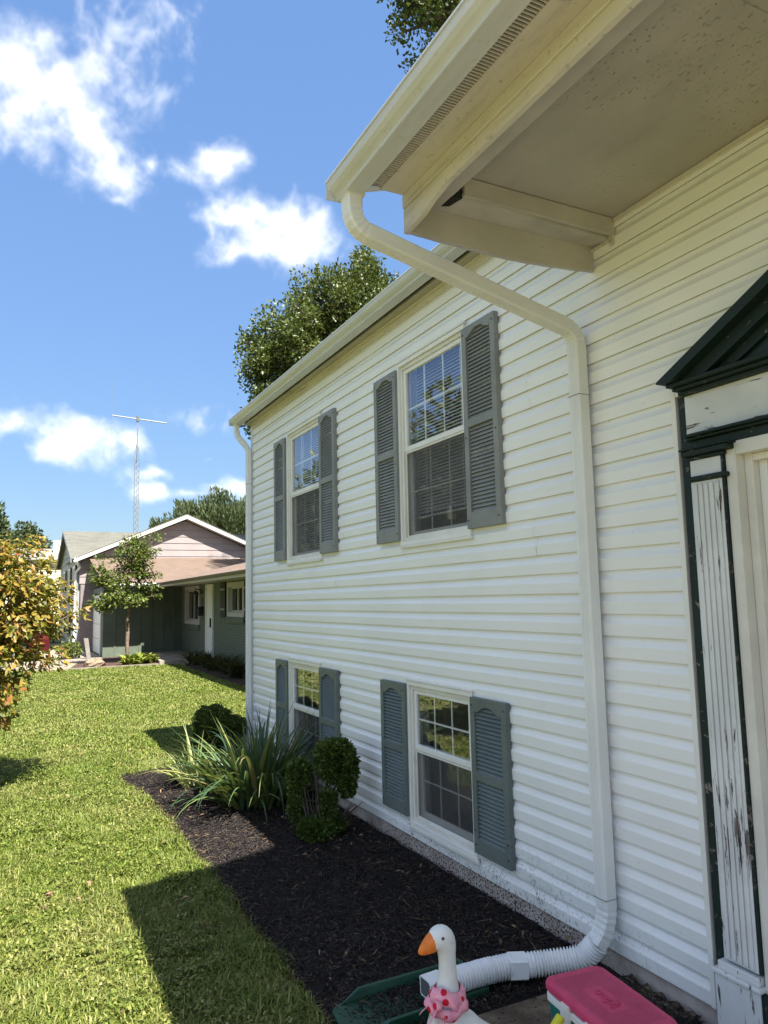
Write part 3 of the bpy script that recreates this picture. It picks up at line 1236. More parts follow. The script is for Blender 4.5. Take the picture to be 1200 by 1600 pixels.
SX, SY = -.068, 2.733
ds = spout('downspout', [(-1.305, 2.672, GZ + .003), (-1.305, 2.672, 3.335), (SX, SY, 3.085), (SX, SY, .30), (SX - .06, SY + .015, .225)],
           .076, .070, .085, SPOUT, house, Vector((1, 0, 0)))
for z in (2.755, .42):
    M().box(SX - .0365, SX + .037, SY - .0395, SY + .0395, z, z + .0035).build('spout_seam', plain('seam_shadow', (.3, .3, .29), .5), ds)
M().box(SX - .04, SX + .05, SY - .045, SY + .045, 1.46, 1.475).build('spout_strap', SPOUT, ds, .001) if False else None
M().box(-1.345, -1.262, 2.630, 2.714, GZ - .006, GZ + .002).build('spout_outlet', SPOUT, ds)
fs = spout('downspout', [(-.185, GE - .05, EAVE - .012), (-.185, GE - .05, EAVE - .13), (-.062, Y_END + .01, EAVE - .30), (-.062, Y_END + .01, .10)],
           .066, .056, .07, SPOUT, house, Vector((1, 0, 0)), seg=8)
M().box(-.062 - .030, -.030, Y_END - .025, Y_END + .045, 3.15, 3.154).build('spout_seam', plain('seam_shadow_far', (.35, .35, .34), .5), fs)


# ---- windows
def ring_frame(m, x0, x1, y0, y1, z0, z1, t, tb=None):
    tb = tb or t
    m.box(x0, x1, y0, y0 + t, z0, z1)
    m.box(x0, x1, y1 - t, y1, z0, z1)
    m.box(x0, x1, y0 + t, y1 - t, z1 - t, z1)
    m.box(x0, x1, y0 + t, y1 - t, z0, z0 + tb)


def make_window(key, upper):
    y0, y1, z0, z1 = WINS[key]
    mid = 2.856 if upper else .776
    m = M()
    ring_frame(m, -.030, .05, y0 - .012, y1 + .012, z0 - .012, z1 + .012, .030, .026)
    win = m.build('window', WHITE_TRIM, house, .003)
    # brick-mould and drip cap
    m = M()
    ring_frame(m, -.014, .060, y0 + .019, y1 - .019, z0 + .015, z1 - .019, .026)
    m.build('jamb', CASING, win, .002)
    M().box(-.038, -.018, y0 - .03, y1 - .0, z0 - .034, z0 - .0125).build('sill', CASING, win, .003)
    M().box(-.036, -.014, y0 - .028, y1 + .02, z1 + .0125, z1 + .022).build('drip_cap', CASING, win, .002)
    a, b, c, d = y0 + .045, y1 - .045, z0 + .040, z1 - .045
    # upper sash outside, lower sash inside behind an insect screen
    m = M()
    ring_frame(m, -.002, .024, a, b, mid - .018, d, .030, .036)
    m.build('sash', WHITE_TRIM, win, .003)
    m = M()
    ring_frame(m, .030, .055, a, b, c, mid + .014, .036, .042)
    m.build('sash', WHITE_TRIM, win, .003)
    m = M()
    ring_frame(m, .000, .010, a + .003, b - .003, c + .002, mid - .020, .014)
    m.build('screen_frame', CASING, win, .001)
    M().box(.0045, .006, a + .017, b - .017, c + .016, mid - .034).build('screen', SCREEN, win)
    ga, gb = a + .030, b - .030
    for (x, p, q) in ((.012, mid + .018, d - .030), (.042, c + .042, mid - .022)):
        w3, h2 = (gb - ga) / 3, (q - p) / 2
        for i in range(3):
            for j in range(2):
                e = .0015
                M().box(x - .002, x, ga + i * w3 + e * (i > 0), ga + (i + 1) * w3 - e * (i < 2), p + j * h2 + e * (j > 0), p + (j + 1) * h2 - e * (j < 1)).build('pane', GLASS, win)
        m = M()
        for i in (1, 2):
            m.box(x + .002, x + .007, ga + i * w3 - .006, ga + i * w3 + .006, p, q)
        for i in range(3):
            m.box(x + .0022, x + .0068, ga + i * w3 + .0062, ga + (i + 1) * w3 - .0062, p + h2 - .006, p + h2 + .006)
        m.build('muntin', WHITE_TRIM, win)
    # dim room behind
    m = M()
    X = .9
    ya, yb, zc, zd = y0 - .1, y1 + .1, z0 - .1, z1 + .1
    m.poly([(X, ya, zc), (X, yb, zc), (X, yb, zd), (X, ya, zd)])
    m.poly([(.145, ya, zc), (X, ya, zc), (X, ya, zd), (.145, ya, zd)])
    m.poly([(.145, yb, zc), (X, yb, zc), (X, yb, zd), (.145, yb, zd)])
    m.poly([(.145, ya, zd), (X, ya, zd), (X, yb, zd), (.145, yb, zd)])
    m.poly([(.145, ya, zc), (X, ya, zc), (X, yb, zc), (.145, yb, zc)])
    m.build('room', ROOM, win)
    m = M()
    if upper:
        z = z1 - .06
        end = z0 + (.20 if key == 'u2' else .05)
        while z > end:
            m.add([(.080, a + .01, z - .011), (.104, a + .01, z + .011), (.104, b - .01, z + .011), (.080, b - .01, z - .011)], [(0, 1, 2, 3)])
            z -= .0235
        m.box(.078, .106, a + .008, b - .008, end - .02, end - .008)
        for t in (.2, .8):
            yy = a + (b - a) * t
            m.box(.0775, .0785, yy - .004, yy + .004, end, z1 - .05)
        tag(m.build('blind', BLIND, win), kind='stuff')
    else:
        m.box(-.012, .012, ga + .05, gb - .15, c - .002, c + .010)
        m.build('sash_lift', WHITE_TRIM, win, .002)
    return win


for key in ('u2', 'u1', 'l2', 'l1'):
    make_window(key, key[0] == 'u')


# ---- shutters: frame with an arched top rail, slats as pieces of their own
slat_mesh = {}


def make_shutter(y0, y1, z0, z1, upper, mat):
    w, h = y1 - y0, z1 - z0
    st = .047
    xf, xb = -.050, -.013
    if upper:
        br, mr0, mr1, tr = z0 + .098, z0 + .622, z0 + .672, z1 - .068
    else:
        br, mr0, mr1, tr = z0 + .085, z0 + .415, z0 + .466, z1 - .083
    m = M()
    m.box(xf, xb, y0, y0 + st, z0, z1)
    m.box(xf, xb, y1 - st, y1, z0, z1)
    m.box(xf, xb, y0 + st, y1 - st, z0, br)
    m.box(xf, xb, y0 + st, y1 - st, mr0, mr1)
    a, b = y0 + st, y1 - st
    n = 14
    low = []
    for i in range(n + 1):
        t = i / n
        s = max(0, min(1, (abs(t - .5) - .08) / .36))
        low.append((a + (b - a) * t, tr + (0.036 if not upper else .036) * (1 - s * s * (3 - 2 * s))))
    m.prism([(a, z1), (b, z1)] + low[::-1], 'x', xf, xb)
    f = m.build('shutter', mat, house, .0025)
    M().box(xb - .006, xb - .002, a, b, br, z1 - .03).build('shutter_back', mat, f)
    key = (round(b - a, 4), mat.name)
    if key not in slat_mesh:
        q = M()
        hw = (b - a) / 2
        kx = 1.0 if not upper else .62
        q.hexa([(-.0125 * kx, -hw, -.0110), (-.0085, -hw, -.0118), (-.0085, hw, -.0118), (-.0125 * kx, hw, -.0110)],
               [(.0065 * kx, -hw, .0106), (.0065 * kx + .0035, -hw, .0098), (.0065 * kx + .0035, hw, .0098), (.0065 * kx, hw, .0106)])
        slat_mesh[key] = q.mesh('slat', mat)
    me = slat_mesh[key]
    off = wloc(f)
    for p, q in ((br, mr0), (mr1, tr + .034)):
        n = int(round((q - p) / .0242))
        for i in range(n):
            z = p + (i + .5) * (q - p) / n
            o = link('slat', me, f)
            o.location = (-.033 - off.x, (a + b) / 2 - off.y, z - off.z)
    # screws
    s = M()
    for zz in (z0 + .05, z0 + .56 if upper else z0 + .13, z1 - .045):
        for yy in (y0 + .02, y1 - .02):
            s.box(xf - .003, xf + .001, yy - .004, yy + .004, zz - .004, zz + .004)
    s.build('screw', DARK_GAP, f)


for (yl, yr) in (((4.690, 5.048), (3.440, 3.792)), ((7.150, 7.485), (5.850, 6.205))):
    for (a, b) in (yl, yr):
        make_shutter(a, b, 2.20, 3.458, True, SHUTTER_UP)
for (yl, yr) in (((4.658, 5.036), (3.478, 3.836)), ((7.115, 7.456), (5.865, 6.262))):
    for (a, b) in (yl, yr):
        make_shutter(a, b, .305, 1.196, False, SHUTTER_LOW)

# ---- entrance: pilasters, entablature, pediment, casing, door
YC = 1.432


def mirror(f):
    f(lambda y: y)
    f(lambda y: 2 * YC - y)


def bx(m, k, x0, x1, y0, y1, z0, z1):
    a, b = sorted((k(y0), k(y1)))
    return m.box(x0, x1, a, b, z0, z1)


def pilaster(k):
    bx(M(), k, -.022, .06, 1.960, 2.180, .10, 2.61).build('pilaster_back', DOOR_GREEN, house, .002)
    m = M()
    bx(m, k, -.050, -.024, 1.972, 2.120, .40, 2.236)
    core = m.build('pilaster', DOOR_WHITE, house, .002)
    m = M()
    n = 5
    for i in range(n):
        c = 1.982 + (2.110 - 1.982) * (i + .5) / n
        bx(m, k, -.057, -.0505, c - .0095, c + .0095, .41, 2.225)
    m.build('flute', DOOR_WHITE, core, .003)
    bx(M(), k, -.049, -.024, 1.962, 1.9715, .40, 2.33).build('pilaster_edge', DOOR_GREEN, house)
    m = M()
    bx(m, k, -.066, -.024, 1.945, 2.118, 2.237, 2.258)
    m.build('pilaster_ring', DOOR_GREEN, house, .007)
    bx(M(), k, -.048, -.024, 1.974, 2.120, 2.259, 2.325).build('pilaster_block', DOOR_WHITE, house, .002)
    m = M()
    bx(m, k, -.058, -.024, 1.952, 2.130, 2.326, 2.341)
    bx(m, k, -.080, -.024, 1.918, 2.138, 2.342, 2.364)
    bx(m, k, -.090, -.024, 1.908, 2.142, 2.3645, 2.372)
    m.build('capital', DOOR_GREEN, house, .004)
    m = M()
    bx(m, k, -.066, -.0, 1.962, 2.158, .02, .342)
    bx(m, k, -.076, -.0, 1.955, 2.165, .3425, .358)
    bx(m, k, -.060, -.0, 1.968, 2.145, .3585, .388)
    m.build('plinth', DOOR_WHITE, house, .004)
    bx(M(), k, -.060, .0, 1.950, 1.9610, .02, .338).build('plinth_edge', DOOR_GREEN, house)


mirror(pilaster)
ya, yb = 2 * YC - 2.190, 2.190
m = M()
m.box(-.034, .05, ya + .05, yb - .05, 2.373, 2.410)
m.box(-.056, .05, ya + .058, yb - .058, 2.4105, 2.421)
m.box(-.074, .05, ya + .068, yb - .068, 2.4215, 2.434)
m.build('architrave', DOOR_GREEN, house, .004)
M().box(-.026, .05, ya + .045, yb - .045, 2.4345, 2.606).build('frieze_board', FRIEZE_WHITE, house, .002)
m = M()
m.box(-.060, .05, ya + .040, yb - .040, 2.6065, 2.622)
m.box(-.085, .05, ya + .034, yb - .034, 2.6225, 2.637)
m.box(-.110, .05, ya + .024, yb - .024, 2.6375, 2.654)
m.build('cornice', DOOR_GREEN, house, .005)
M().prism([(ya + .03, 2.655), (yb - .03, 2.655), (YC, 2.655 + (yb - .03 - YC) * .50)], 'x', -.028, -.002).build('tympanum', plain('dark_green_board', (.010, .026, .026), .55, .2, 5), house)


def raking(k):
    sl = .50
    for j, (d0, d1, x) in enumerate(((-.088, -.045, -.050), (-.0445, .012, -.088), (.0125, .060, -.142))):
        y_out = (2.12, 2.16, 2.185)[j]
        base = lambda y, d: 2.607 + (2.18 - y) * sl + d
        lo, hi = base(y_out, d0), base(y_out, d1)
        pts = [(y_out, max(lo, 2.6548)), (YC, base(YC, d0)), (YC, base(YC, d1)), (y_out, max(hi, 2.6568))]
        if lo < 2.6548:
            pts.insert(1, (2.18 - (2.6548 - 2.607 - d0) / sl, 2.6548))
        m = M()
        # slightly worn and wavy edges
        M().prism([(k(y), z) for y, z in pts], 'x', x, -.002).build('raking_moulding', DOOR_GREEN, house, .004)


mirror(raking)


def casing(k):
    bx(M(), k, -.036, .05, 1.915, 1.9605, .18, 2.372).build('door_casing', CASING, house, .003)
    bx(M(), k, .012, .10, 1.878, 1.914, .18, 2.335).build('door_jamb', CASING, house, .003)
    bx(M(), k, .045, .10, 1.842, 1.877, .18, 2.305).build('door_stop', WHITE_TRIM, house, .003)


mirror(casing)
m = M()
m.box(-.0355, .05, 2 * YC - 1.9145, 1.9145, 2.318, 2.372)
m.box(.0115, .10, 2 * YC - 1.877, 1.877, 2.290, 2.317)
m.build('door_head', CASING, house, .003)
m = M()
m.box(.075, .115, 2 * YC - 1.838, 1.838, .20, 2.287)
for za, zb in ((.36, .95), (1.08, 1.62), (1.74, 2.16)):
    for a, b in ((1.04, 1.38), (1.48, 1.82)):
        m.box(.068, .0745, a, b, za, zb)
door = m.build('door', DOOR_SLAB, house, .004)
M().box(.03, .075, 1.10, 1.125, 1.05, 1.20).build('door_handle', plain('dark_bronze', (.05, .04, .03), .35, .1, 5, 0, 10, .5, .8), door, .004)
M().box(-.07, .12, 2 * YC - 1.96, 1.96, .12, .178).build('threshold', CONCRETE, house, .004)

# ================================================================ things by the porch
m = M()
m.prism([(-1.75, -1.0), (-.115, -1.0), (-.115, 2.70), (-.16, 2.775), (-.75, 2.785), (-1.70, 2.79), (-1.75, 2.75)], 'z', -.06, .070)
tag(m.build('stoop', STOOP, None, .012), kind='structure')
# rotten sill board and soil between the stoop and the foundation
rt = thing('timber', 'rotten weathered timber strip lying along the foundation beside the pink cooler', 'timber', (-.06, 2.5, .07))
m = M()
rs = []
for i in range(19):
    t = i / 18
    y = 2.285 + .40 * t
    h = .026 + .012 * math.sin(i * 1.7) + RNG.normal() * .004
    rs.append([(-.105 + RNG.normal() * .004, y, .045), (-.030, y, .045), (-.026, y, .085 + h + RNG.normal() * .003), (-.065, y, .08 + h * .8), (-.10 + RNG.normal() * .006, y, .060 + h * .4)])
m.rings(rs, True, False)
_m = Mat('rotten_wood')
_n = _m.noise(22, 6, .7, _m.scale((3, .5, 3)))
_m.set(_m.cramp(_n, [(.3, (.012, .01, .008)), (.5, (.05, .04, .03)), (.68, (.20, .16, .12)), (.9, (.30, .27, .22))]), .95, spec=.15).bump(_n, .9, .012)
m.build('rotten_board', _m.m, rt)
m = M()
nx, ny = 10, 26
vs = []
for j in range(ny + 1):
    for i in range(nx + 1):
        x = -.22 + .19 * i / nx
        y = 1.9 + .62 * j / ny
        e = max(0.0, math.sin(math.pi * i / nx) * math.sin(math.pi * j / ny))
        vs.append((x, y, .066 + .05 * e ** .6 * (.7 + .5 * math.sin(i * 2.3 + j * 1.3) * .5) + (RNG.normal() * .006 if e > .05 else 0)))
m.add(vs, [(j * (nx + 1) + i, j * (nx + 1) + i + 1, (j + 1) * (nx + 1) + i + 1, (j + 1) * (nx + 1) + i) for j in range(ny) for i in range(nx)], True)
tag(m.build('soil', MULCH), kind='stuff')
n = 260
P = np.stack([RNG.uniform(-.2, -.03, n), RNG.uniform(1.9, 2.68, n), np.full(n, .105)], 1)
P[:, 2] += RNG.uniform(-.02, .02, n)
V, F = flakes(P, RNG.uniform(.015, .06, n), RNG.uniform(.003, .012, n), .5)
tag(link('bark_chips', np_mesh('bark_chips', V, F, CHIP)), kind='stuff')

# ---------------------------------------------------------------- flexible drain pipe on the downspout
PIPE = plain('white_pipe_plastic', (.80, .81, .82), .38, .05, 4, .03, 60)
pipe = thing('drain_pipe', 'white ribbed flexible drain pipe curving over the mulch from the downspout foot', 'drain pipe', (-.45, 2.9, .07))


def spline(pts, n):
    pts = [Vector(p) for p in pts]
    P = [pts[0] * 2 - pts[1]] + pts + [pts[-1] * 2 - pts[-2]]
    out = []
    for i in range(1, len(P) - 2):
        for k in range(n):
            t = k / n
            a, b, c, d = P[i - 1], P[i], P[i + 1], P[i + 2]
            out.append(.5 * ((2 * b) + (c - a) * t + (2 * a - 5 * b + 4 * c - d) * t * t + (3 * b - a - 3 * c + d) * t ** 3))
    out.append(pts[-1])
    return out


def resample(path, step):
    out, acc = [path[0]], 0
    for a, b in zip(path[:-1], path[1:]):
        L = (b - a).length
        while acc + L >= step:
            t = (step - acc) / L
            a = a + (b - a) * t
            out.append(a.copy())
            L = (b - a).length
            acc = 0
        acc += L
    return out


def corrugated(path, r, amp, pitch=4):
    path = resample(path, .0038)
    R = []
    for i in range(len(path)):
        R.append(r + amp * (1 if i % pitch in (0, 1) else -1) * (.8 + .4 * RNG.uniform()))
    return M().tube(path, R, 18)


J = Vector((-.425, 2.935, .128))
far = spline([(SX - .055, SY + .012, .232), (-.165, 2.79, .168), (-.28, 2.865, .140), J + Vector((.035, -.018, .002))], 24)
near = spline([J + Vector((-.035, .016, 0)), (-.56, 2.975, .122), (-.70, 2.985, .118), (-.80, 2.985, .122)], 24)
corrugated(far, .048, .0055).build('ribbed_hose', PIPE, pipe)
corrugated(near, .048, .0055).build('ribbed_hose', PIPE, pipe)


def square_cuff(a, b, w, h, name):
    a, b = Vector(a), Vector(b)
    t = (b - a).normalized()
    s = t.cross(Vector((0, 0, 1))).normalized()
    u = s.cross(t)
    prof = [(-.5, -.4), (-.4, -.5), (.4, -.5), (.5, -.4), (.5, -.22), (.47, -.2), (.47, -.08), (.5, -.06), (.5, .06), (.47, .08), (.47, .2), (.5, .22), (.5, .4), (.4, .5), (-.4, .5), (-.5, .4)]
    outer = lambda p, k: [tuple(p + s * (x * w * k) + u * (y * h * k)) for x, y in prof]
    m = M()
    m.rings([outer(a, .86), outer(a, 1), outer(b, 1), outer(b, .88), outer(b - t * .05, .86)], True, False)
    return m.build(name, PIPE, pipe)


square_cuff(J + Vector((.036, -.018, .001)), J + Vector((-.036, .017, 0)), .098, .088, 'coupling')
M().tube([J + Vector((.060, -.030, .002)), J + Vector((.036, -.018, .001))], [.05, .049], 18).build('collar', PIPE, pipe)
square_cuff((-.795, 2.985, .122), (-.878, 2.985, .118), .094, .082, 'spout_end')
# inside of the open end
d = Vector((-.0785, 0, 0))
M().box(-.879, -.8785, 2.985 - .036, 2.985 + .036, .118 - .030, .118 + .030).build('open_end', plain('pipe_inside', (.10, .10, .10), .8), pipe)

# ---------------------------------------------------------------- green splash block
SPL = plain('dark_green_plastic', (.012, .060, .036), .42, .25, 6, .1, 50, .45)
sp = thing('splash_block', 'dark green plastic splash block on the mulch behind the goose', 'splash block', (-.92, 3.06, .02))
m = M()
x0, x1 = -1.245, -.585
yA, yB = 2.925, 3.225
zf = .030
# floor, tapering rounded nose
m.prism([(x1, yA + .03), (x1, yB - .03), (x0 + .05, yB - .005), (x0 + .012, yB - .05), (x0, (yA + yB) / 2), (x0 + .012, yA + .05), (x0 + .05, yA + .005)], 'z', .004, zf)
m.build('tray', SPL, sp, .004)


def rim(y_in, y_out, s):
    m = M()
    h = .078
    m.hexa([(x1, y_in, zf + .001), (x1, y_out, .004), (x0 + .055, y_out + .012 * s, .004), (x0 + .055, y_in + .010 * s, zf + .001)],
           [(x1, y_in + .012 * s, h), (x1, y_out, h), (x0 + .16, y_out + .012 * s, h - .006), (x0 + .16, y_in + .022 * s, h - .006)])
    m.build('rim', SPL, sp, .003)


rim(yB - .034, yB - .004, 1)
rim(yA + .034, yA + .004, -1)
M().box(x1 - .004, x1 + .012, yA + .02, yB - .02, .004, .090).build('end_wall', SPL, sp, .003)
m = M()
for i in range(13):
    x = x0 + .10 + i * .042
    pts = []
    for j in range(9):
        t = j / 8
        pts.append((x + .022 * math.sin(math.pi * t) - .01, yA + .05 + (yB - yA - .10) * t, zf + .002))
    m.tube([(a, b, c - .0035) for a, b, c in pts], .0050, 6)
tag(m.build('ridges', SPL, sp), kind='stuff')

# ---------------------------------------------------------------- goose statue
_m = Mat('painted_concrete_white')
_c = _m.mix(_m.ramp(_m.noise(9, 5), .35, .7), (.66, .68, .68), (.80, .81, .80))
_c = _m.mix(_m.ramp(_m.noise(16, 6, .7), .60, .74, 0, .5), _c, (.40, .38, .34))
_m.set(_c, .5, spec=.4).bump(_m.noise(70, 5), .22, .004)
GOOSE_W = _m.m
BEAK = plain('orange_beak_paint', (.75, .20, .025), .5, .18, 20, .1, 80)
G0 = Vector((-1.158, 2.285, .070))
GF = Vector((-.99, .12, 0)).normalized()
GS = Vector((0, 0, 1)).cross(GF)
goose = thing('goose_statue', 'white goose statue with an orange beak beside the green splash block', 'statue', G0)


def gp(f, s, z):
    return G0 + GF * f + GS * s + Vector((0, 0, z))


spine = [(-.215, .165, .010, .014, 0), (-.203, .172, .030, .028, 8), (-.172, .174, .062, .062, 12), (-.13, .172, .088, .096, 12), (-.085, .174, .102, .120, 12), (-.04, .190, .104, .134, 18),
         (.000, .232, .098, .122, 38), (.026, .286, .086, .099, 58), (.030, .330, .063, .071, 76), (.027, .370, .048, .052, 88), (.023, .412, .039, .041, 92),
         (.021, .455, .0320, .0325, 91), (.021, .498, .0285, .0290, 89), (.022, .534, .0290, .0300, 86), (.024, .558, .0340, .0370, 74), (.034, .580, .0370, .0435, 52),
         (.050, .588, .0365, .0440, 25), (.067, .586, .0315, .0395, 6), (.080, .582, .0240, .0300, 0), (.088, .580, .010, .012, 0)]
m = M()
rs = []
for f, z, rw, rh, a in spine:
    a = math.radians(a)
    nrm = Vector((-math.sin(a), math.cos(a)))             # in (f, z)
    ring = []
    for k in range(20):
        b = 2 * math.pi * k / 20
        u, v = rw * math.cos(b), rh * math.sin(b)
        ring.append(tuple(gp(f + nrm.x * v, u, z + nrm.y * v)))
    rs.append(ring)
m.rings(rs)
gb = m.build('body', GOOSE_W, goose)
sd = gb.modifiers.new('sub', 'SUBSURF')
sd.levels = sd.render_levels = 1
m = M()
m.ellipsoid(gp(-.08, 0, .038), (.105, .085, .045), 20, 8)
m.build('base', GOOSE_W, goose)
for s in (-1, 1):
    rt_ = Matrix.Rotation(math.radians(-14), 3, GS) @ Matrix(((GF.x, GS.x, 0), (GF.y, GS.y, 0), (0, 0, 1)))
    M().ellipsoid(gp(-.095, s * .088, .165), (.105, .020, .066), 16, 10, rt_).build('wing', GOOSE_W, goose)
bk = [(.058, .582, .0265, .0350), (.074, .577, .0270, .0345), (.090, .570, .0245, .0295), (.102, .563, .0205, .0230), (.111, .558, .0165, .0175), (.118, .554, .0120, .0125), (.123, .552, .0070, .0075), (.125, .551, .002, .003)]
m = M()
m.rings([[tuple(gp(f, w * math.cos(2 * math.pi * k / 16), z + h * math.sin(2 * math.pi * k / 16))) for k in range(16)] for f, z, w, h in bk])
m.build('beak', BEAK, goose)
for s in (-1, 1):
    e = M().ellipsoid(gp(.050, s * .0350, .596), (.0058, .0050, .0052), 10, 6).build('eye', plain('pale_blue_eye', (.10, .14, .20), .2, .05), goose)
    M().ellipsoid(gp(.0515, s * .0390, .5958), (.0030, .0024, .0032), 8, 5).build('pupil', DARK_GAP, e)

# pink strawberry scarf round its neck
_m = Mat('pink_strawberry_cloth')
_v = _m.N.new('ShaderNodeTexVoronoi')
_v.inputs['Scale'].default_value = 30
_v.inputs['Randomness'].default_value = .55
_m.L.new(_m.pos, _v.inputs['Vector'])
_f = _m.ramp(_v.outputs['Distance'], .30, .34, 1, 0)
_c = _m.mix(_m.ramp(_m.noise(30, 3), .3, .7), (.72, .27, .38), (.82, .38, .48))
_c = _m.mix(_m.ramp(_m.voronoi(70), .10, .14, .8, 0), _c, (.85, .75, .75))
_c = _m.mix(_f, _c, (.55, .012, .035))
_m.set(_c, .8, spec=.2)
CLOTH = _m.m
scarf = thing('scarf', 'pink strawberry print scarf knotted round the goose statue neck', 'scarf', gp(.03, 0, .37))


def cloth_ring(f0, z0, r0, r1, h, ph, amp):
    m = M()
    n = 44
    inn, mid, out = [], [], []
    for k in range(n):
        b = 2 * math.pi * k / n
        w = 1 + amp * math.sin(b * 5 + ph) + amp * .6 * math.sin(b * 9 - ph)
        q = lambda r, z: tuple(gp(f0 + r * w * math.cos(b), r * w * math.sin(b), z + .010 * math.sin(b * 2 + ph)))
        inn.append(q(r0, z0 + h))
        mid.append(q((r0 + r1) * .5 + .006, z0 + h * .55 + .004 * math.sin(b * 7)))
        out.append(q(r1, z0 + .005 * math.sin(b * 6 + ph)))
    m.rings([inn, mid, out], False)
    return m


o = cloth_ring(.026, .385, .044, .060, .046, .4, .05).build('cloth_band', CLOTH, scarf)
o2 = cloth_ring(.030, .362, .054, .068, .030, 2.1, .06).build('cloth_band', CLOTH, scarf)
m = M()
for pts in ([(.070, .050, .405), (.105, .080, .390), (.132, .070, .330), (.112, .040, .318), (.090, .020, .350)], [(.060, .06, .40), (.085, .105, .372), (.088, .110, .318), (.068, .078, .335)],
            [(.078, .02, .395), (.118, .005, .372), (.122, -.03, .330), (.094, -.045, .342), (.076, -.02, .372)]):
    c = sum((gp(*p) for p in pts), Vector()) / len(pts) + GF * .014
    vs = [tuple(gp(*p)) for p in pts] + [tuple(c)]
    m.add(vs, [(i, (i + 1) % len(pts), len(pts)) for i in range(len(pts))], True)
o3 = m.build('loose_end', CLOTH, scarf)
for q in (o, o2, o3):
    s_ = q.modifiers.new('thick', 'SOLIDIFY')
    s_.thickness = .0025
    if q is not o3:
        continue
    b_ = q.modifiers.new('sub', 'SUBSURF')
    b_.levels = b_.render_levels = 2
M().ellipsoid(gp(.080, .045, .398), (.017, .017, .015), 12, 8).build('knot', CLOTH, scarf)

# ---------------------------------------------------------------- cooler
_m = Mat('magenta_lid_plastic')
_tc = _m.N.new('ShaderNodeTexCoord')
_sep = _m.N.new('ShaderNodeSeparateXYZ')
_m.L.new(_tc.outputs['Object'], _sep.inputs[0])
_lx, _ly = _sep.outputs[0], _sep.outputs[1]
_g = None
for ax in (_lx, _ly):
    f_ = _m.math('ABSOLUTE', _m.math('SUBTRACT', _m.math('FRACT', _m.math('DIVIDE', ax, .0125)), .5))
    e_ = _m.ramp(f_, .36, .44, 0, 1)
    _g = e_ if _g is None else _m.math('MAXIMUM', _g, e_)
_in = _m.math('MULTIPLY', _m.ramp(_m.math('ABSOLUTE', _lx), .098, .100, 1, 0), _m.ramp(_m.math('ABSOLUTE', _ly), .178, .18, 1, 0))
_pan = _m.math('MULTIPLY', _m.ramp(_m.math('ABSOLUTE', _m.math('SUBTRACT', _lx, -.010)), .040, .041, 1, 0), _m.ramp(_m.math('ABSOLUTE', _m.math('SUBTRACT', _ly, .0)), .083, .085, 1, 0))
_g = _m.math('MULTIPLY', _m.math('MULTIPLY', _g, _in), _m.math('SUBTRACT', 1.0, _pan))
_col = _m.mix(_m.ramp(_m.noise(12, 4), .3, .7), (.50, .038, .115), (.60, .055, .145))
_m.set(_m.mix(_m.math('MULTIPLY', _g, .35), _col, (.30, .015, .08)), .5, spec=.4)
_m.bump(_m.math('MULTIPLY', _g, -1.0), .9, .004)
LID = _m.m
TEAL = plain('teal_plastic', (.008, .16, .145), .42, .08, 5, .04, 60)
cooler = thing('cooler', 'teal camping cooler with a pink lid standing on the stoop by the wall', 'cooler', (-.615, 2.145, .071))
cooler.rotation_euler = (0, 0, math.radians(-6))


def rbox(w, d, z0, z1, r, taper=0.0, n=6):
    """rounded box ring stack in local coordinates"""
    def ring(w, d, r, z):
        out = []
        for cx, cy, a0 in ((w - r, d - r, 0), (-w + r, d - r, 90), (-w + r, -d + r, 180), (w - r, -d + r, 270)):
            for k in range(n + 1):
                a = math.radians(a0 + 90 * k / n)
                out.append((cx + r * math.cos(a), cy + r * math.sin(a), z))
        return out
    return ring, w, d, z0, z1, r, taper


def rounded(w, d, z0, z1, r, e=.008, taper=0.0):
    ring = rbox(w, d, z0, z1, r)[0]
    rs = [ring(w - taper - e, d - taper - e, r, z0), ring(w - taper, d - taper, r, z0 + e), ring(w, d, r, z1 - e), ring(w - e * .3, d - e * .3, r, z1 - e * .3), ring(w - e, d - e, r - e * .5, z1)]
    return M().rings(rs, True, False)


def local_build(m, name, mat, parent, bevel=0):
    me = m.mesh(name, mat)
    o = link(name, me, parent)
    return o


LW, LD = .128, .222
local_build(rounded(LW - .010, LD - .010, 0, .238, .03, .006, .014), 'body', TEAL, cooler)
local_build(rounded(LW - .004, LD - .004, .239, .268, .032, .004), 'rim', WHITE_TRIM, cooler)
lid = local_build(rounded(LW, LD, .269, .312, .036, .012), 'lid', LID, cooler)
txt = bpy.data.curves.new('lettering', 'FONT')
txt.body = 'igloo'
txt.size = .062
txt.extrude = .0016
txt.bevel_depth = .0004
txt.align_x = 'CENTER'
txt.align_y = 'CENTER'
txt.materials.append(plain('magenta_letters', (.49, .036, .112), .45, .05))
to = bpy.data.objects.new('lettering', txt)
COL.objects.link(to)
bpy.context.view_layer.update()
_me = bpy.data.meshes.new_from_object(to.evaluated_get(bpy.context.evaluated_depsgraph_get()))
bpy.data.objects.remove(to)
to = link('lettering', _me, lid)
to.location = (-.010, .0, .3128)
to.rotation_euler = (0, 0, math.radians(90))
for y in (-.07, .07):
    m = M()
    m.box(-LW - .010, -LW + .004, y - .022, y + .022, .205, .285)
    local_build(m, 'latch', WHITE_TRIM, cooler)
m = M()
m.tube([(0, -LD + .004, .17), (-.07, -LD - .02, .17), (-.07, -LD - .03, .12), (.07, -LD - .03, .12), (.07, -LD - .02, .17), (0, -LD + .004, .17)], .007, 8)
local_build(m, 'handle', WHITE_TRIM, cooler)
m = M()
m.tube([(0, LD - .004, .17), (-.07, LD + .02, .17), (-.07, LD + .026, .12), (.07, LD + .026, .12), (.07, LD + .02, .17), (0, LD - .004, .17)], .007, 8)
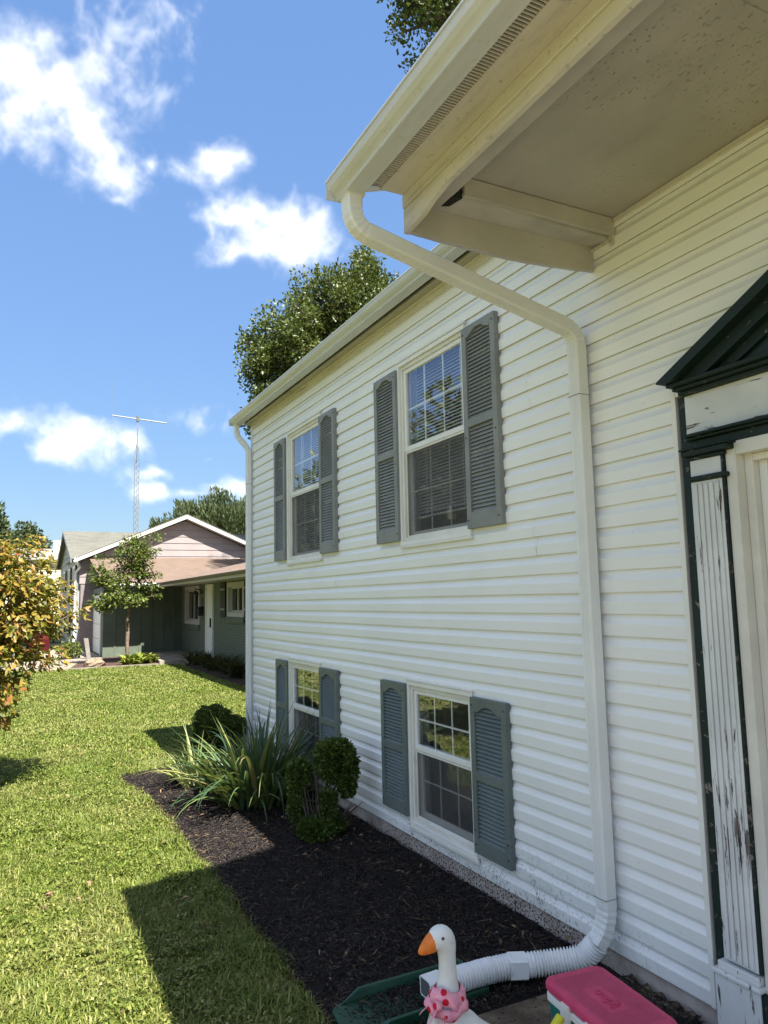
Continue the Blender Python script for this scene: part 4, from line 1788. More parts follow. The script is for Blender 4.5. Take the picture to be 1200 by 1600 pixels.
local_build(m, 'handle', WHITE_TRIM, cooler)

# ---------------------------------------------------------------- yellow bottle leaning on the cooler
YEL = plain('yellow_plastic', (.62, .58, .02), .4, .08, 6, 0, 10)
bt = thing('bottle', 'yellow plastic bottle leaning on the side of the pink lidded cooler', 'bottle', (-.98, 2.23, .071))
A, B = Vector((-1.000, 2.235, .088)), Vector((-.775, 2.206, .338))
L = (B - A)
M().tube([A, A + L * .04, A + L * .55, A + L * .72, A + L * .80], [.022, .027, .027, .022, .015], 14).build('bottle_body', YEL, bt)
M().tube([A + L * .80, A + L * .98, A + L], [.0165, .0165, .013], 14).build('cap', YEL, bt)

# ================================================================ plants in the bed
def leaf_mesh(P, D, S, Nn, length, width, fold=.25, droop=0.0):
    """pointed leaves: base, two sides, tip, with a folded midrib -> 4 vertices, 2 triangles"""
    L, W = length[:, None], width[:, None]
    mid = P + D * L * .45
    V = np.stack([P, mid + S * W * .5 + Nn * W * fold, P + D * L - Nn * L * droop, mid - S * W * .5 + Nn * W * fold], 1).reshape(-1, 3)
    b = (np.arange(len(P)) * 4)[:, None]
    F = np.concatenate([b + np.array([[0, 1, 2]]), b + np.array([[0, 2, 3]])], 1).reshape(-1, 3)
    return V, F


def unit(v):
    return v / np.maximum(np.linalg.norm(v, axis=-1, keepdims=True), 1e-9)


def leaf_frames(out, n, spread=.8):
    """leaf axes scattered about the outward directions"""
    D = unit(out + RNG.normal(0, spread, (n, 3)))
    R = unit(RNG.normal(0, 1, (n, 3)))
    S = unit(np.cross(D, R))
    return D, S, np.cross(S, D)


BOX_LEAF = mat_leaf('boxwood_leaves', [(0, (.020, .042, .008)), (.45, (.055, .095, .014)), (.8, (.105, .155, .024)), (1, (.17, .20, .04))], .45, .12)
BOX_BARK = plain('grey_twig', (.09, .07, .055), .85, .3, 20)


def boxwood(name, label, base, blobs, n_leaf, stems, group):
    root = thing(name, label, 'bush', base, group)
    base = np.array(base)
    w = np.array([b[3] ** 2 for b in blobs])
    w /= w.sum()
    parts = []
    for b, k in zip(blobs, (w * n_leaf).astype(int)):
        d = unit(RNG.normal(0, 1, (k, 3)))
        bump_ = 1 + .10 * np.sin(d[:, 0] * 7 + b[0] * 20) * np.sin(d[:, 1] * 8) + .06 * np.sin(d[:, 2] * 13 + d[:, 0] * 9)
        rad = (1 - .35 * RNG.uniform(0, 1, k) ** 2.2) * bump_ * np.where(RNG.uniform(0, 1, k) < .07, RNG.uniform(1.0, 1.16, k), 1.0)
        r = np.array([b[3], b[3], b[4]])
        P = base + np.array(b[:3]) + d * rad[:, None] * r
        ok = P[:, 2] > .03
        P, d, k = P[ok], d[ok], int(ok.sum())
        D, S_, Nn = leaf_frames(d, k, .7)
        parts.append(leaf_mesh(P, D, S_, Nn, RNG.uniform(.020, .034, k), RNG.uniform(.013, .020, k)))
    V, F = join(parts)
    me = np_mesh('foliage', V - base, F, BOX_LEAF)
    tag(link('foliage', me, root), kind='stuff')
    m = M()
    for a, c in stems:
        a, c = Vector(a) + Vector(base), Vector(c) + Vector(base)
        for k in range(4):
            j = Vector((RNG.normal() * .02, RNG.normal() * .02, 0))
            q = Vector((RNG.normal() * .045, RNG.normal() * .045, RNG.normal() * .03))
            m.tube([a + j, (a + j) * .5 + (c + q) * .5 + Vector((RNG.normal() * .015, RNG.normal() * .015, 0)), c + q], [.006, .0045, .002], 5)
    m.build('stem', BOX_BARK, root)
    return root


boxwood('boxwood', 'clipped boxwood with two round heads over bare stems, in front of the lower window', (-.42, 5.33, .05),
        [(.115, -.04, .54, .145, .15), (.16, -.07, .46, .10, .10), (.07, .0, .60, .09, .085), (.17, .0, .58, .075, .07), (-.135, .07, .46, .085, .10), (-.155, .08, .36, .055, .12), (-.165, .08, .22, .052, .09), (.045, -.05, .24, .062, .11), (-.03, -.02, .08, .14, .08), (.10, .0, .09, .09, .06), (.19, -.07, .36, .06, .08)],
        30000, [((-.03, 0, 0), (.07, .0, .50)), ((-.02, .02, 0), (.13, .0, .48)), ((.0, -.02, 0), (.02, -.05, .48)), ((-.04, 0, 0), (-.13, .02, .46)), ((-.02, -.04, 0), (-.06, -.06, .50)), ((.02, -.03, .0), (.10, -.06, .5)), ((0, 0, 0), (.16, .04, .40)), ((.03, 0, .02), (.30, .02, .16)), ((.03, 0, .02), (.28, -.1, .22))], 'boxwoods in the mulch bed')
boxwood('boxwood', 'dark round topped boxwood at the far end of the mulch bed behind the strappy clump', (-.44, 8.28, .04),
        [(-.06, .0, .45, .20, .17), (.20, .08, .36, .13, .12), (-.09, -.02, .28, .17, .15), (.04, 0, .20, .19, .16), (-.10, 0, .10, .18, .10), (.04, -.05, .40, .12, .10)],
        30000, [((0, 0, 0), (-.02, 0, .5)), ((.02, 0, 0), (.26, .05, .4)), ((0, 0, 0), (.08, -.1, .3))], 'boxwoods in the mulch bed')

STRAP_STOPS = [(0, (.035, .075, .034)), (.5, (.062, .115, .048)), (.82, (.13, .18, .055)), (.96, (.27, .28, .08)), (1, (.32, .26, .12))]
STRAP = mat_leaf('strap_leaves', STRAP_STOPS, .42, .15, .4)
STRAP_PALE = mat_leaf('pale_strap_leaves', [(0, (.10, .15, .05)), (.5, (.20, .23, .07)), (1, (.36, .33, .15))], .45, .15)


def strap_leaf(m_len, width, bend, seg=9):
    """one sword leaf rising along z and bending towards +x"""
    V, F = [], []
    a, x, z = math.radians(4), 0.0, 0.0
    st = m_len / seg
    for i in range(seg + 1):
        t = i / seg
        w = width * (.55 + .55 * math.sin(math.pi * min(1, t * 1.15 + .12)) ** .8) * (1 - t ** 3.2) * .5 + .0006
        V += [(x - .006 * (1 - t), -w, z), (x + w * .35, 0, z - w * .25), (x - .006 * (1 - t), w, z)]
        a += bend / seg * (.35 + 1.5 * t)
        x += st * math.sin(a)
        z += st * math.cos(a)
    for i in range(seg):
        k = i * 3
        F += [(k, k + 1, k + 4, k + 3), (k + 1, k + 2, k + 5, k + 4)]
    return V, F


def strap_clump(name, label, base, n, l0, l1, w, mat, spread, upright, seed):
    rr = random.Random(seed)
    root = thing(name, label, 'plant', base)
    lib = []
    for k in range(14):
        bend = math.radians((20, 28, 36, 45, 60, 80, 105, 15, 25, 40, 55, 70, 90, 130)[k])
        V, F = strap_leaf(rr.uniform(l0, l1), w * rr.uniform(.8, 1.2), bend)
        me = bpy.data.meshes.new('leaf')
        me.from_pydata(V, [], F)
        me.polygons.foreach_set('use_smooth', [True] * len(F))
        me.materials.append(mat)
        lib.append(me)
    for i in range(n):
        o = link('leaf', lib[rr.randrange(14)], root)
        az = rr.uniform(0, 2 * math.pi)
        q = rr.random() ** .6
        o.location = (math.cos(az) * q * spread[0], math.sin(az) * q * spread[1], rr.uniform(-.02, .02))
        tilt = rr.gauss(upright * q, 10)
        face = az + rr.gauss(0, .5)
        o.rotation_euler = (Matrix.Rotation(face, 4, 'Z') @ Matrix.Rotation(math.radians(tilt), 4, 'Y')).to_euler()
        s = rr.uniform(.65, 1.08)
        o.scale = (s, s, s)
    return root


strap_clump('yucca', 'large clump of long sword leaves spilling onto the mulch beside the lower window', (-.50, 6.55, .045), 270, .66, 1.06, .036, STRAP, (.30, .34), 36, 3)
strap_clump('yucca', 'small pale strappy clump at the lawn edge left of the large sword leaved clump', (-.84, 7.45, .03), 84, .44, .66, .030, STRAP_PALE, (.14, .18), 42, 9)

# ================================================================ trees
BARK = plain('tree_bark', (.085, .066, .05), .9, .3, 8, .5, 25, .2)
BARK_PALE = plain('young_bark', (.16, .12, .09), .9, .3, 10, .4, 30, .2)


def skeleton(base, trunk_h, trunk_lean, centers, rng, rise=.25):
    nodes = [np.array(base, float)]
    par = [-1]
    top = np.array(base, float) + np.array([trunk_lean[0], trunk_lean[1], trunk_h])
    for i in range(1, 5):
        t = i / 4
        nodes.append(np.array(base) * (1 - t) + top * t + np.array([rng.normal() * .02, rng.normal() * .02, 0]) * trunk_h * .4)
        par.append(len(nodes) - 2)
    order = np.argsort(np.linalg.norm(centers - top, axis=1))
    ends = {}
    for ci in order:
        c = centers[ci]
        A = np.array(nodes[2:])
        d = A - c
        cost = np.linalg.norm(d, axis=1) + np.maximum(0, A[:, 2] - c[2]) * 1.2
        j = int(np.argmin(cost)) + 2
        a = nodes[j]
        L = np.linalg.norm(c - a)
        m1 = a * .62 + c * .38 + np.array([rng.normal() * .08, rng.normal() * .08, -rise * .3]) * L * .6
        m2 = a * .28 + c * .72 + np.array([rng.normal() * .06, rng.normal() * .06, -rise * .2]) * L * .5
        for q in (m1, m2, c):
            nodes.append(q)
            par.append(j)
            j = len(nodes) - 1
        ends[ci] = j
    return np.array(nodes), par


def branch_mesh(nodes, par, r_tip, power, trunk_r, sides=5):
    n = len(nodes)
    a = np.zeros(n)
    kids = np.zeros(n)
    for i in range(n - 1, 0, -1):
        if kids[i] == 0:
            a[i] = r_tip ** power
        a[par[i]] += a[i]
        kids[par[i]] += 1
    r = a ** (1 / power)
    r = np.maximum(r * trunk_r / r[1], r_tip)
    r[0] = r[1] * 1.35
    V, F = [], []
    for i in range(1, n):
        p, q = nodes[par[i]], nodes[i]
        t = q - p
        L = np.linalg.norm(t)
        if L < 1e-6:
            continue
        t /= L
        u = np.cross(t, [0, 0, 1.0])
        if np.linalg.norm(u) < 1e-3:
            u = np.array([1.0, 0, 0])
        u /= np.linalg.norm(u)
        w = np.cross(t, u)
        r0 = min(r[par[i]], r[i] * 1.5 if par[i] > 4 else r[par[i]])
        k = len(V)
        for rad, c in ((r0, p), (r[i], q)):
            for s in range(sides):
                b = 2 * math.pi * s / sides
                V.append(c + (u * math.cos(b) + w * math.sin(b)) * rad)
        F += [(k + s, k + (s + 1) % sides, k + sides + (s + 1) % sides, k + sides + s) for s in range(sides)]
    return np.array(V), np.array(F)


def tree(name, label, cat, base, trunk_h, ells, n_clump, per, leaf, leaf_w, clump_r, mat, bark, seed, group=None, lean=(0, 0), trunk_r=.15, droop=.0, spread=1.0,
         flat=1.0, surf=.45, up=.15, r_tip=.006, pieces=0, fold=.25):
    rng = np.random.default_rng(seed)
    root = thing(name, label, cat, base, group)
    base = np.array(base, float)
    vol = np.array([e[3] * e[4] * e[5] for e in ells]) ** .6
    vol = vol / vol.sum()
    cs = []
    for e, k in zip(ells, np.maximum(1, (vol * n_clump).astype(int))):
        d = unit(rng.normal(0, 1, (k, 3)))
        rad = rng.uniform(0, 1, k) ** surf
        cs.append(base + np.array(e[:3]) + d * rad[:, None] * np.array(e[3:6]))
    C_ = np.concatenate(cs)
    nodes, par = skeleton(base, trunk_h, lean, C_, rng)
    V, F = branch_mesh(nodes, par, r_tip, 2.3, trunk_r)
    link('trunk', np_mesh('trunk', V - base, F, bark, True), root)
    cen = np.average(C_, axis=0)
    sz = rng.uniform(.55, 1.35, len(C_))
    cnt = (per * sz ** 2).astype(int) + 1
    idx = np.repeat(np.arange(len(C_)), cnt)
    n = len(idx)
    off = np.clip(rng.normal(0, 1, (n, 3)), -1.5, 1.5) * np.array([1, 1, flat]) * clump_r * sz[idx][:, None] * .62
    P = C_[idx] + off
    out = unit(P - cen) * .6 + unit(off) * .5 + np.array([0, 0, up])
    D = unit(out + rng.normal(0, spread, (n, 3)) - np.array([0, 0, droop]))
    R = unit(rng.normal(0, 1, (n, 3)))
    S_ = unit(np.cross(D, R))
    if droop:
        S_ = unit(np.stack([-D[:, 1], D[:, 0], rng.normal(0, .35, n)], 1) + rng.normal(0, .3, (n, 3)))
    Nn = np.cross(S_, D)
    ln, wd = leaf * rng.uniform(.65, 1.3, n), leaf_w * rng.uniform(.7, 1.25, n)
    if pieces:
        camp = np.array(CAMP)
        d_ = np.linalg.norm(P - camp, axis=1) + np.where(P[:, 0] < -2.75, 50, 0)
        near = np.argsort(d_)[:pieces * 3]
        near = near[rng.permutation(len(near))[:pieces]]
        lib = []
        for k in range(6):
            a = np.zeros((1, 3))
            f_ = rng.uniform(.15, .4)
            b = (.9, 1.0, 1.12)[k % 3]
            Vx = np.array([(0, 0, 0), (.25, .42 * leaf_w / leaf * b, f_ * .10), (.6, .44 * leaf_w / leaf * b, f_ * .08), (1, 0, -.14), (.6, -.44 * leaf_w / leaf * b, f_ * .08), (.25, -.42 * leaf_w / leaf * b, f_ * .10), (.5, 0, -.02)]) * leaf
            me = bpy.data.meshes.new('leaf')
            me.from_pydata([tuple(v) for v in Vx], [], [(0, 1, 6), (1, 2, 6), (2, 3, 6), (3, 4, 6), (4, 5, 6), (5, 0, 6)])
            me.materials.append(mat)
            lib.append(me)
        for i in near:
            o = link('leaf', lib[int(rng.integers(0, 6))], root)
            mt = Matrix([[D[i][r], S_[i][r], Nn[i][r]] for r in range(3)])
            o.rotation_euler = mt.to_euler()
            o.location = tuple(P[i] - base)
            s = ln[i] / leaf
            o.scale = (s, s, s)
        keep = np.ones(n, bool)
        keep[near] = False
        P, D, S_, Nn, ln, wd = P[keep], D[keep], S_[keep], Nn[keep], ln[keep], wd[keep]
    V, F = leaf_mesh(P, D, S_, Nn, ln, wd, fold, droop * .15)
    tag(link('crown', np_mesh('crown', V - base, F, mat), root), kind='stuff')
    return root


CAMP = (-2.54189, 0.0, 1.79297)
OAK = mat_leaf('oak_leaves', [(0, (.030, .048, .013)), (.5, (.066, .095, .022)), (.85, (.105, .138, .034)), (1, (.15, .175, .06))], .45, .15)
FARLEAF = mat_leaf('far_tree_leaves', [(0, (.020, .038, .014)), (.6, (.042, .065, .022)), (1, (.085, .11, .04))], .6, .1)
SILVER = mat_leaf('silvery_leaves', [(0, (.035, .055, .022)), (.6, (.075, .10, .045)), (1, (.14, .17, .085))], .5, .12)
DOG = mat_leaf('dogwood_leaves', [(0, (.065, .080, .014)), (.25, (.15, .145, .020)), (.60, (.29, .225, .032)), (.86, (.37, .22, .040)), (.96, (.33, .14, .045)), (1, (.20, .05, .03))], .45, .28)
YOUNG = mat_leaf('young_tree_leaves', [(0, (.035, .060, .012)), (.55, (.085, .125, .022)), (.9, (.16, .19, .035)), (1, (.24, .24, .06))], .45, .2)

tree('oak_tree', 'big green tree rising behind the white house, its round crown showing above the far gutter', 'tree', (9.4, 30, 0), 6.0,
     [(-.8, 0, 10.0, 1.9, 2.4, 2.0), (-1.3, 0, 12.9, 1.8, 2.2, 2.0), (-2.6, 0, 11.9, .9, 1.2, .9), (.7, .0, 14.4, 1.6, 2.2, 2.2), (2.3, 0, 16.3, 1.2, 1.6, 1.7), (3.0, 0, 13.8, 2.0, 2.4, 2.6), (-2.4, 0, 9.6, .9, 1.2, .8), (3.6, 0, 10, 2.2, 2.4, 2.4)],
     420, 165, .175, .115, .48, OAK, BARK, 21, 'trees behind the white house', trunk_r=.32, surf=.55, r_tip=.012)
tree('oak_tree', 'leafy crown above the porch gutter at the top edge of the photo', 'tree', (9.8, 17.5, 0), 8.0,
     [(.1, 0, 17.6, 2.6, 2.6, 2.8), (-1.3, 0, 20, 1.6, 2, 1.8), (2.0, 0, 20.5, 2.8, 2.8, 2.6), (2.5, 0, 16, 2.8, 2.8, 2.6)],
     300, 170, .155, .100, .46, OAK, BARK, 22, 'trees behind the white house', trunk_r=.34, surf=.6, r_tip=.012)
# upright silvery tree behind the mauve gable
tree('maple_tree', 'spiky silvery green tree behind the roof of the mauve gable house', 'tree', (9.4, 46, 0), 4.0,
     [(-3.0, 0, 5.4, 1.5, 1.6, 1.2), (-1.6, 0, 6.4, 1.6, 1.8, 1.5), (.2, 0, 6.5, 1.8, 2, 1.8), (2.2, 0, 6.5, 1.8, 2, 1.7), (4.2, 0, 6.2, 2.0, 2, 1.6), (1, 0, 4.2, 4, 2.5, 2)],
     420, 130, .30, .09, .45, SILVER, BARK, 23, trunk_r=.25, spread=.30, up=1.5, surf=.4, r_tip=.01)
for i, (bx_, by_, hh, rr_, lb) in enumerate(((-1.6, 76, 8.8, 2.6, 'dark green tree at the left edge standing behind the yellow leaved dogwood'),
                                           (-4.8, 72, 10.5, 3.4, 'tall dark tree at the far left beyond the yellow leaved dogwood'),
                                           (2.2, 88, 7.4, 3.2, 'low dark tree showing just left of the grey shingle roof'))):
    tree('far_tree', lb, 'tree', (bx_, by_, 0), hh * .3, [(0, 0, hh * .62, rr_, rr_, hh * .30), (rr_ * .5, 0, hh * .5, rr_ * .7, rr_, hh * .25), (-rr_ * .5, 0, hh * .48, rr_ * .7, rr_, hh * .25), (rr_ * .2, 0, hh * .86, rr_ * .5, rr_ * .5, hh * .14)],
         260, 90, .36, .22, .62, FARLEAF, BARK, 30 + i, 'far trees beyond the houses', trunk_r=.25, r_tip=.015)

# yellow and orange dogwood at the left edge
tree('dogwood', 'dogwood with yellow and orange autumn leaves reaching in from the left edge', 'tree', (-3.80, 8.2, 0), .75,
     [(.90, .1, 2.34, .80, .55, .26), (1.30, .0, 2.00, .72, .5, .14), (1.20, -.1, 1.68, .60, .5, .18), (1.60, .0, 1.76, .45, .35, .08), (1.00, .0, 1.36, .62, .5, .20), (.85, -.1, 1.02, .55, .4, .18), (.90, 0, .78, .42, .3, .12),
      (.3, .2, 2.0, .8, .8, .5), (-.6, .2, 1.9, .9, 1.0, .8), (-.2, .6, 1.3, .9, .7, .6), (-.3, .3, 2.7, .7, .8, .35), (.35, 0, 2.62, .45, .4, .16)],
     440, 90, .072, .042, .165, DOG, BARK, 41, trunk_r=.07, droop=.95, spread=.7, flat=.5, surf=.5, up=0, r_tip=.0035, pieces=290, fold=.18)

# young tree in front of the green ranch house
tree('young_tree', 'slender young green tree in the mulch bed by the green ranch house', 'tree', (.77, 24.0, 0), 1.35,
     [(-.05, 0, 2.0, .80, .8, .34), (-.55, 0, 2.5, .55, .6, .36), (.25, 0, 2.75, .70, .6, .34), (-.1, 0, 3.2, .62, .5, .34), (.42, 0, 3.35, .40, .4, .25), (.1, 0, 3.7, .30, .3, .16), (-.85, 0, 1.75, .32, .4, .2), (.55, 0, 2.2, .36, .4, .26), (.9, 0, 3.85, .10, .1, .05), (-.8, 0, 2.95, .2, .2, .14)],
     150, 34, .12, .07, .20, YOUNG, BARK_PALE, 51, trunk_r=.06, droop=.5, flat=.5, surf=.5, up=0, r_tip=.005)

# the garden to the left of the picture, seen in the window panes
for i, (bx_, by_, hh, rr_, lb) in enumerate(((-9.5, 17, 8.5, 2.6, 'broad green yard tree mirrored in the large upper window panes'), (-15, 27, 11, 3.6, 'taller yard tree mirrored in the upper window beside the blue sky'), (-7.2, 21.5, 6.5, 2.0, 'yard tree mirrored in the far lower window'))):
    tree('yard_tree', lb, 'tree', (bx_, by_, 0), hh * .28, [(0, 0, hh * .62, rr_, rr_, hh * .30), (rr_ * .5, 0, hh * .5, rr_ * .7, rr_, hh * .22), (-rr_ * .5, 0, hh * .48, rr_ * .7, rr_, hh * .22)],
         130, 46, .34, .20, .7, OAK, BARK, 60 + i, 'trees mirrored in the windows', trunk_r=.2, r_tip=.012)


def shrub(name, label, base, r, n, leaf, mat, seed, group=None):
    rng = np.random.default_rng(seed)
    root = thing(name, label, 'bush', base, group)
    parts = []
    m = M()
    for k in range(7):
        a = rng.uniform(0, 6.28)
        c = np.array([math.cos(a) * r[0] * .45, math.sin(a) * r[1] * .45, r[2] * rng.uniform(.35, .62)])
        q = n // 7
        d = unit(rng.normal(0, 1, (q, 3)))
        P = c + d * (1 - .5 * rng.uniform(0, 1, q) ** 2)[:, None] * np.array(r) * np.array([.55, .55, .42])
        ok = P[:, 2] > .02
        P, d = P[ok], d[ok]
        q = len(P)
        D, S_, Nn = leaf_frames(d, q, .7)
        parts.append(leaf_mesh(P, D, S_, Nn, leaf * rng.uniform(.7, 1.3, q), leaf * .55 * rng.uniform(.7, 1.3, q)))
        b = Vector(base)
        m.tube([b, b + Vector(c) * .6, b + Vector(c)], [.015, .01, .006], 5)
    V, F = join(parts)
    tag(link('foliage', np_mesh('foliage', V, F, mat), root), kind='stuff')
    m.build('stem', BARK, root)
    return root


GOLD = mat_leaf('golden_shrub_leaves', [(0, (.05, .07, .012)), (.5, (.12, .13, .02)), (1, (.24, .20, .03))], .5, .2)
for i, (bx_, by_, mt) in enumerate(((-7.5, 13.5, GOLD), (-8.4, 15.6, OAK), (-6.4, 12.4, GOLD))):
    shrub('yard_shrub', ('golden leaved yard shrub mirrored in the lower window panes', 'dark green yard shrub mirrored in the lower window panes', 'golden leaved yard shrub mirrored low in the near window')[i], (bx_, by_, 0), (1.1, 1.1, 1.5), 2600, .12, mt, 70 + i, 'shrubs mirrored in the windows')

# ================================================================ the green ranch house next door
RANCH_GREEN = plain('green_batten_paint', (.100, .125, .092), .7, .12, 2, .1, 20, .3)
_m = Mat('green_painted_brick')
_bt = _m.N.new('ShaderNodeTexBrick')
_mp = _m.N.new('ShaderNodeMapping')
_mp.inputs['Rotation'].default_value = (math.radians(90), 0, math.radians(90))
_sx = _m.xyz()
_cb = _m.N.new('ShaderNodeCombineXYZ')
_m.L.new(_sx[1], _cb.inputs[0])
_m.L.new(_sx[2], _cb.inputs[1])
_m.L.new(_cb.outputs[0], _bt.inputs['Vector'])
_bt.inputs['Scale'].default_value = 1.0
_bt.inputs['Brick Width'].default_value = .21
_bt.inputs['Row Height'].default_value = .072
_bt.inputs['Mortar Size'].default_value = .008
_bt.inputs['Color1'].default_value = (.135, .160, .120, 1)
_bt.inputs['Color2'].default_value = (.155, .18, .14, 1)
_bt.inputs['Mortar'].default_value = (.085, .102, .078, 1)
_m.set(_bt.outputs['Color'], .8, spec=.3).bump(_m.math('SUBTRACT', 1.0, _bt.outputs['Fac']), .7, .01)
BRICK = _m.m
_m = Mat('tan_shingle')
_bt = _m.N.new('ShaderNodeTexBrick')
_bt.inputs['Scale'].default_value = 1.0
_bt.inputs['Brick Width'].default_value = .3
_bt.inputs['Row Height'].default_value = .14
_bt.inputs['Mortar Size'].default_value = .010
_bt.inputs['Mortar Smooth'].default_value = .3
_bt.inputs['Color1'].default_value = (.155, .112, .086, 1)
_bt.inputs['Color2'].default_value = (.12, .088, .068, 1)
_bt.inputs['Mortar'].default_value = (.17, .115, .085, 1)
_m.L.new(_m.pos, _bt.inputs['Vector'])
_m.set(_m.mix(_m.ramp(_m.noise(2, 5), .35, .7, 0, .4), _bt.outputs['Color'], (.17, .128, .104)), .9, spec=.2).bump(_bt.outputs['Fac'], -.5, .01)
TAN = _m.m
_m = Mat('grey_green_shingle')
_bt = _m.N.new('ShaderNodeTexBrick')
_bt.inputs['Scale'].default_value = 1.0
_bt.inputs['Brick Width'].default_value = .4
_bt.inputs['Row Height'].default_value = .20
_bt.inputs['Mortar Size'].default_value = .016
_bt.inputs['Color1'].default_value = (.14, .137, .118, 1)
_bt.inputs['Color2'].default_value = (.10, .098, .085, 1)
_bt.inputs['Mortar'].default_value = (.11, .11, .095, 1)
_m.L.new(_m.pos, _bt.inputs['Vector'])
_m.set(_m.mix(_m.ramp(_m.noise(1.2, 6), .35, .7, 0, .5), _bt.outputs['Color'], (.15, .145, .12)), .9, spec=.2).bump(_bt.outputs['Fac'], -.5, .01)
GREYROOF = _m.m
OFFWHITE = plain('offwhite_trim', (.44, .43, .40), .55, .06, 2)
DARKSHUT = plain('dark_shutter', (.018, .018, .018), .6, .1)
NGLASS = mat_glass('neighbour_glass', (.6, .6, .6), .06)

ranch = thing('ranch_house', 'low green ranch house with batten boards and tan shingle roof, beyond the lawn', 'house', (3.1, 24, 0))
WX, WY = 3.10, 27.30
# board and batten wall facing the lawn
i = 0
x = .43
while x < WX - .02:
    w = min(.40, WX - x)
    M().box(x, x + w - .003, WY, WY + .10, -.05, 2.37).build('board', RANCH_GREEN, ranch)
    M().box(x + w - .028, x + w + .022, WY - .022, WY - .001, -.03, 2.36).build('batten', RANCH_GREEN, ranch, .004)
    x += w
# side wall with the garage doors
m = M()
m.box(.43, .53, WY + .11, WY + .75, -.05, 2.37)
m.box(.43, .53, WY + 4.4, WY + 6.0, -.05, 2.37)
m.box(.43, .53, WY + .75, WY + 4.4, 2.15, 2.37)
m.build('wall', RANCH_GREEN, ranch)
for k in range(4):
    M().box(.47, .52, WY + .76, WY + 4.39, .02 + k * .53, .02 + k * .53 + .52).build('garage_panel', WHITE_TRIM, ranch, .01)
m = M()
m.box(.405, .445, WY + .62, WY + .75, .0, 2.25)
m.box(.405, .445, WY + 4.4, WY + 4.53, .0, 2.25)
m.build('garage_trim', WHITE_TRIM, ranch)
# brick front with two windows and the door
RW = {'win1': (24.55, 26.75, 1.06, 2.34), 'win2': (19.4, 21.1, 1.37, 2.33), 'door': (22.72, 23.62, -.1, 2.34)}
m = M()
for a, b, p, q in rect_minus(12.0, WY - .001, -.1, 2.37, list(RW.values())):
    m.box(WX, WX + .2, a, b, p, q)
m.build('brick_wall', BRICK, ranch)
for key in ('win1', 'win2'):
    a, b, p, q = RW[key]
    m = M()
    ring_frame(m, WX - .03, WX + .12, a, b, p, q, .13, .13)
    w = m.build('window', OFFWHITE, ranch)
    M().box(WX - .06, WX + .05, a - .06, b + .06, p - .16, p - .002).build('sill', RANCH_GREEN, w)
    m = M()
    mid = (a + b) / 2
    ring_frame(m, WX + .04, WX + .09, a + .131, mid - .002, p + .131, q - .131, .05)
    ring_frame(m, WX + .06, WX + .11, mid + .002, b - .131, p + .131, q - .131, .05)
    m.build('sash', OFFWHITE, w)
    M().box(WX + .066, WX + .070, a + .18, mid - .052, p + .18, q - .18).build('pane', NGLASS, w)
    M().box(WX + .084, WX + .088, mid + .052, b - .18, p + .18, q - .18).build('pane', NGLASS, w)
    M().box(WX + .5, WX + .51, a, b, p, q).build('curtain', plain('dim_curtain', (.14, .14, .13), .9, .25, 6), w)
for a, b in ((18.75, 19.28), (21.25, 21.75)):
    sh = M().box(WX - .05, WX - .003, a, b, 1.34, 2.38).build('shutter', DARKSHUT, ranch)
    M().box(WX - .062, WX - .051, a + .02, b - .02, 1.55, 1.60).box(WX - .062, WX - .051, a + .02, b - .02, 2.12, 2.17).build('shutter_strap', plain('pale_hinge', (.30, .30, .28), .6), sh)
a, b, p, q = RW['door']
m = M()
ring_frame(m, WX - .05, WX + .14, a, b, .12, q, .10, .05)
df = m.build('door_frame', WHITE_TRIM, ranch)
dr = M().box(WX - .02, WX + .03, a + .103, b - .103, .175, q - .103).build('door', WHITE_TRIM, ranch)
M().box(WX - .085, WX - .021, a + .13, a + .19, 1.02, 1.30).build('handle', DARKSHUT, dr)
lamp = M().box(WX - .05, WX - .002, 24.2, 24.3, 2.05, 2.2)
lamp.tube([(WX - .03, 24.25, 2.18), (WX - .22, 24.25, 2.22), (WX - .22, 24.25, 2.16)], .02, 6)
lamp.tube([(WX - .22, 24.25, 2.16), (WX - .22, 24.25, 2.04)], [.04, .15], 12)
lamp.build('wall_lamp', plain('bronze_lamp', (.10, .07, .05), .5), ranch)
M().prism([(WX - .16, 1.36), (WX - .002, 1.36), (WX - .002, 1.66), (WX - .08, 1.66), (WX - .16, 1.60)], 'y', 24.0, 24.34).build('mailbox', DARKSHUT, ranch)
m = M()
m.box(WX - .02, WX - .001, 24.20, 24.225, 1.78, 1.95)
m.box(WX - .02, WX - .001, 24.07, 24.15, 1.85, 1.875)
m.box(WX - .02, WX - .001, 24.125, 24.15, 1.7, 1.95)
m.build('house_number', plain('bronze_number', (.16, .07, .04), .5), ranch)
# eaves
EX, EY = 2.10, 26.00
m = M()
m.box(EX + .03, WX + .1, 12, WY + .1, 2.372, 2.385)
m.box(.33, EX + .029, EY + .03, WY + .1, 2.372, 2.385)
m.build('soffit', OFFWHITE, ranch)
m = M()
m.box(EX, EX + .028, 12, EY - .002, 2.335, 2.465)
m.build('fascia', OFFWHITE, ranch)
m = M()
m.box(.30, EX - .002, EY, EY + .028, 2.335, 2.465)
m.build('fascia', OFFWHITE, ranch)
m = long_prism(M(), gutter_profile(EX - .004, 2.40, .10, .075), 12, EY - .12)
m.build('gutter', plain('brown_gutter', (.13, .11, .09), .6), ranch)
m = M()
m.box(.28, EX - .16, EY - .11, EY - .003, 2.40, 2.475)
m.build('gutter', WHITE_TRIM, ranch)
RS = .226
R0 = 2.48
ry = 31.0
m = M()
m.poly([(.26, EY - .04, R0), (EX, EY - .04, R0), (EX + (ry - EY), ry, R0 + RS * (ry - EY + .04)), (.26, ry, R0 + RS * (ry - EY + .04))])
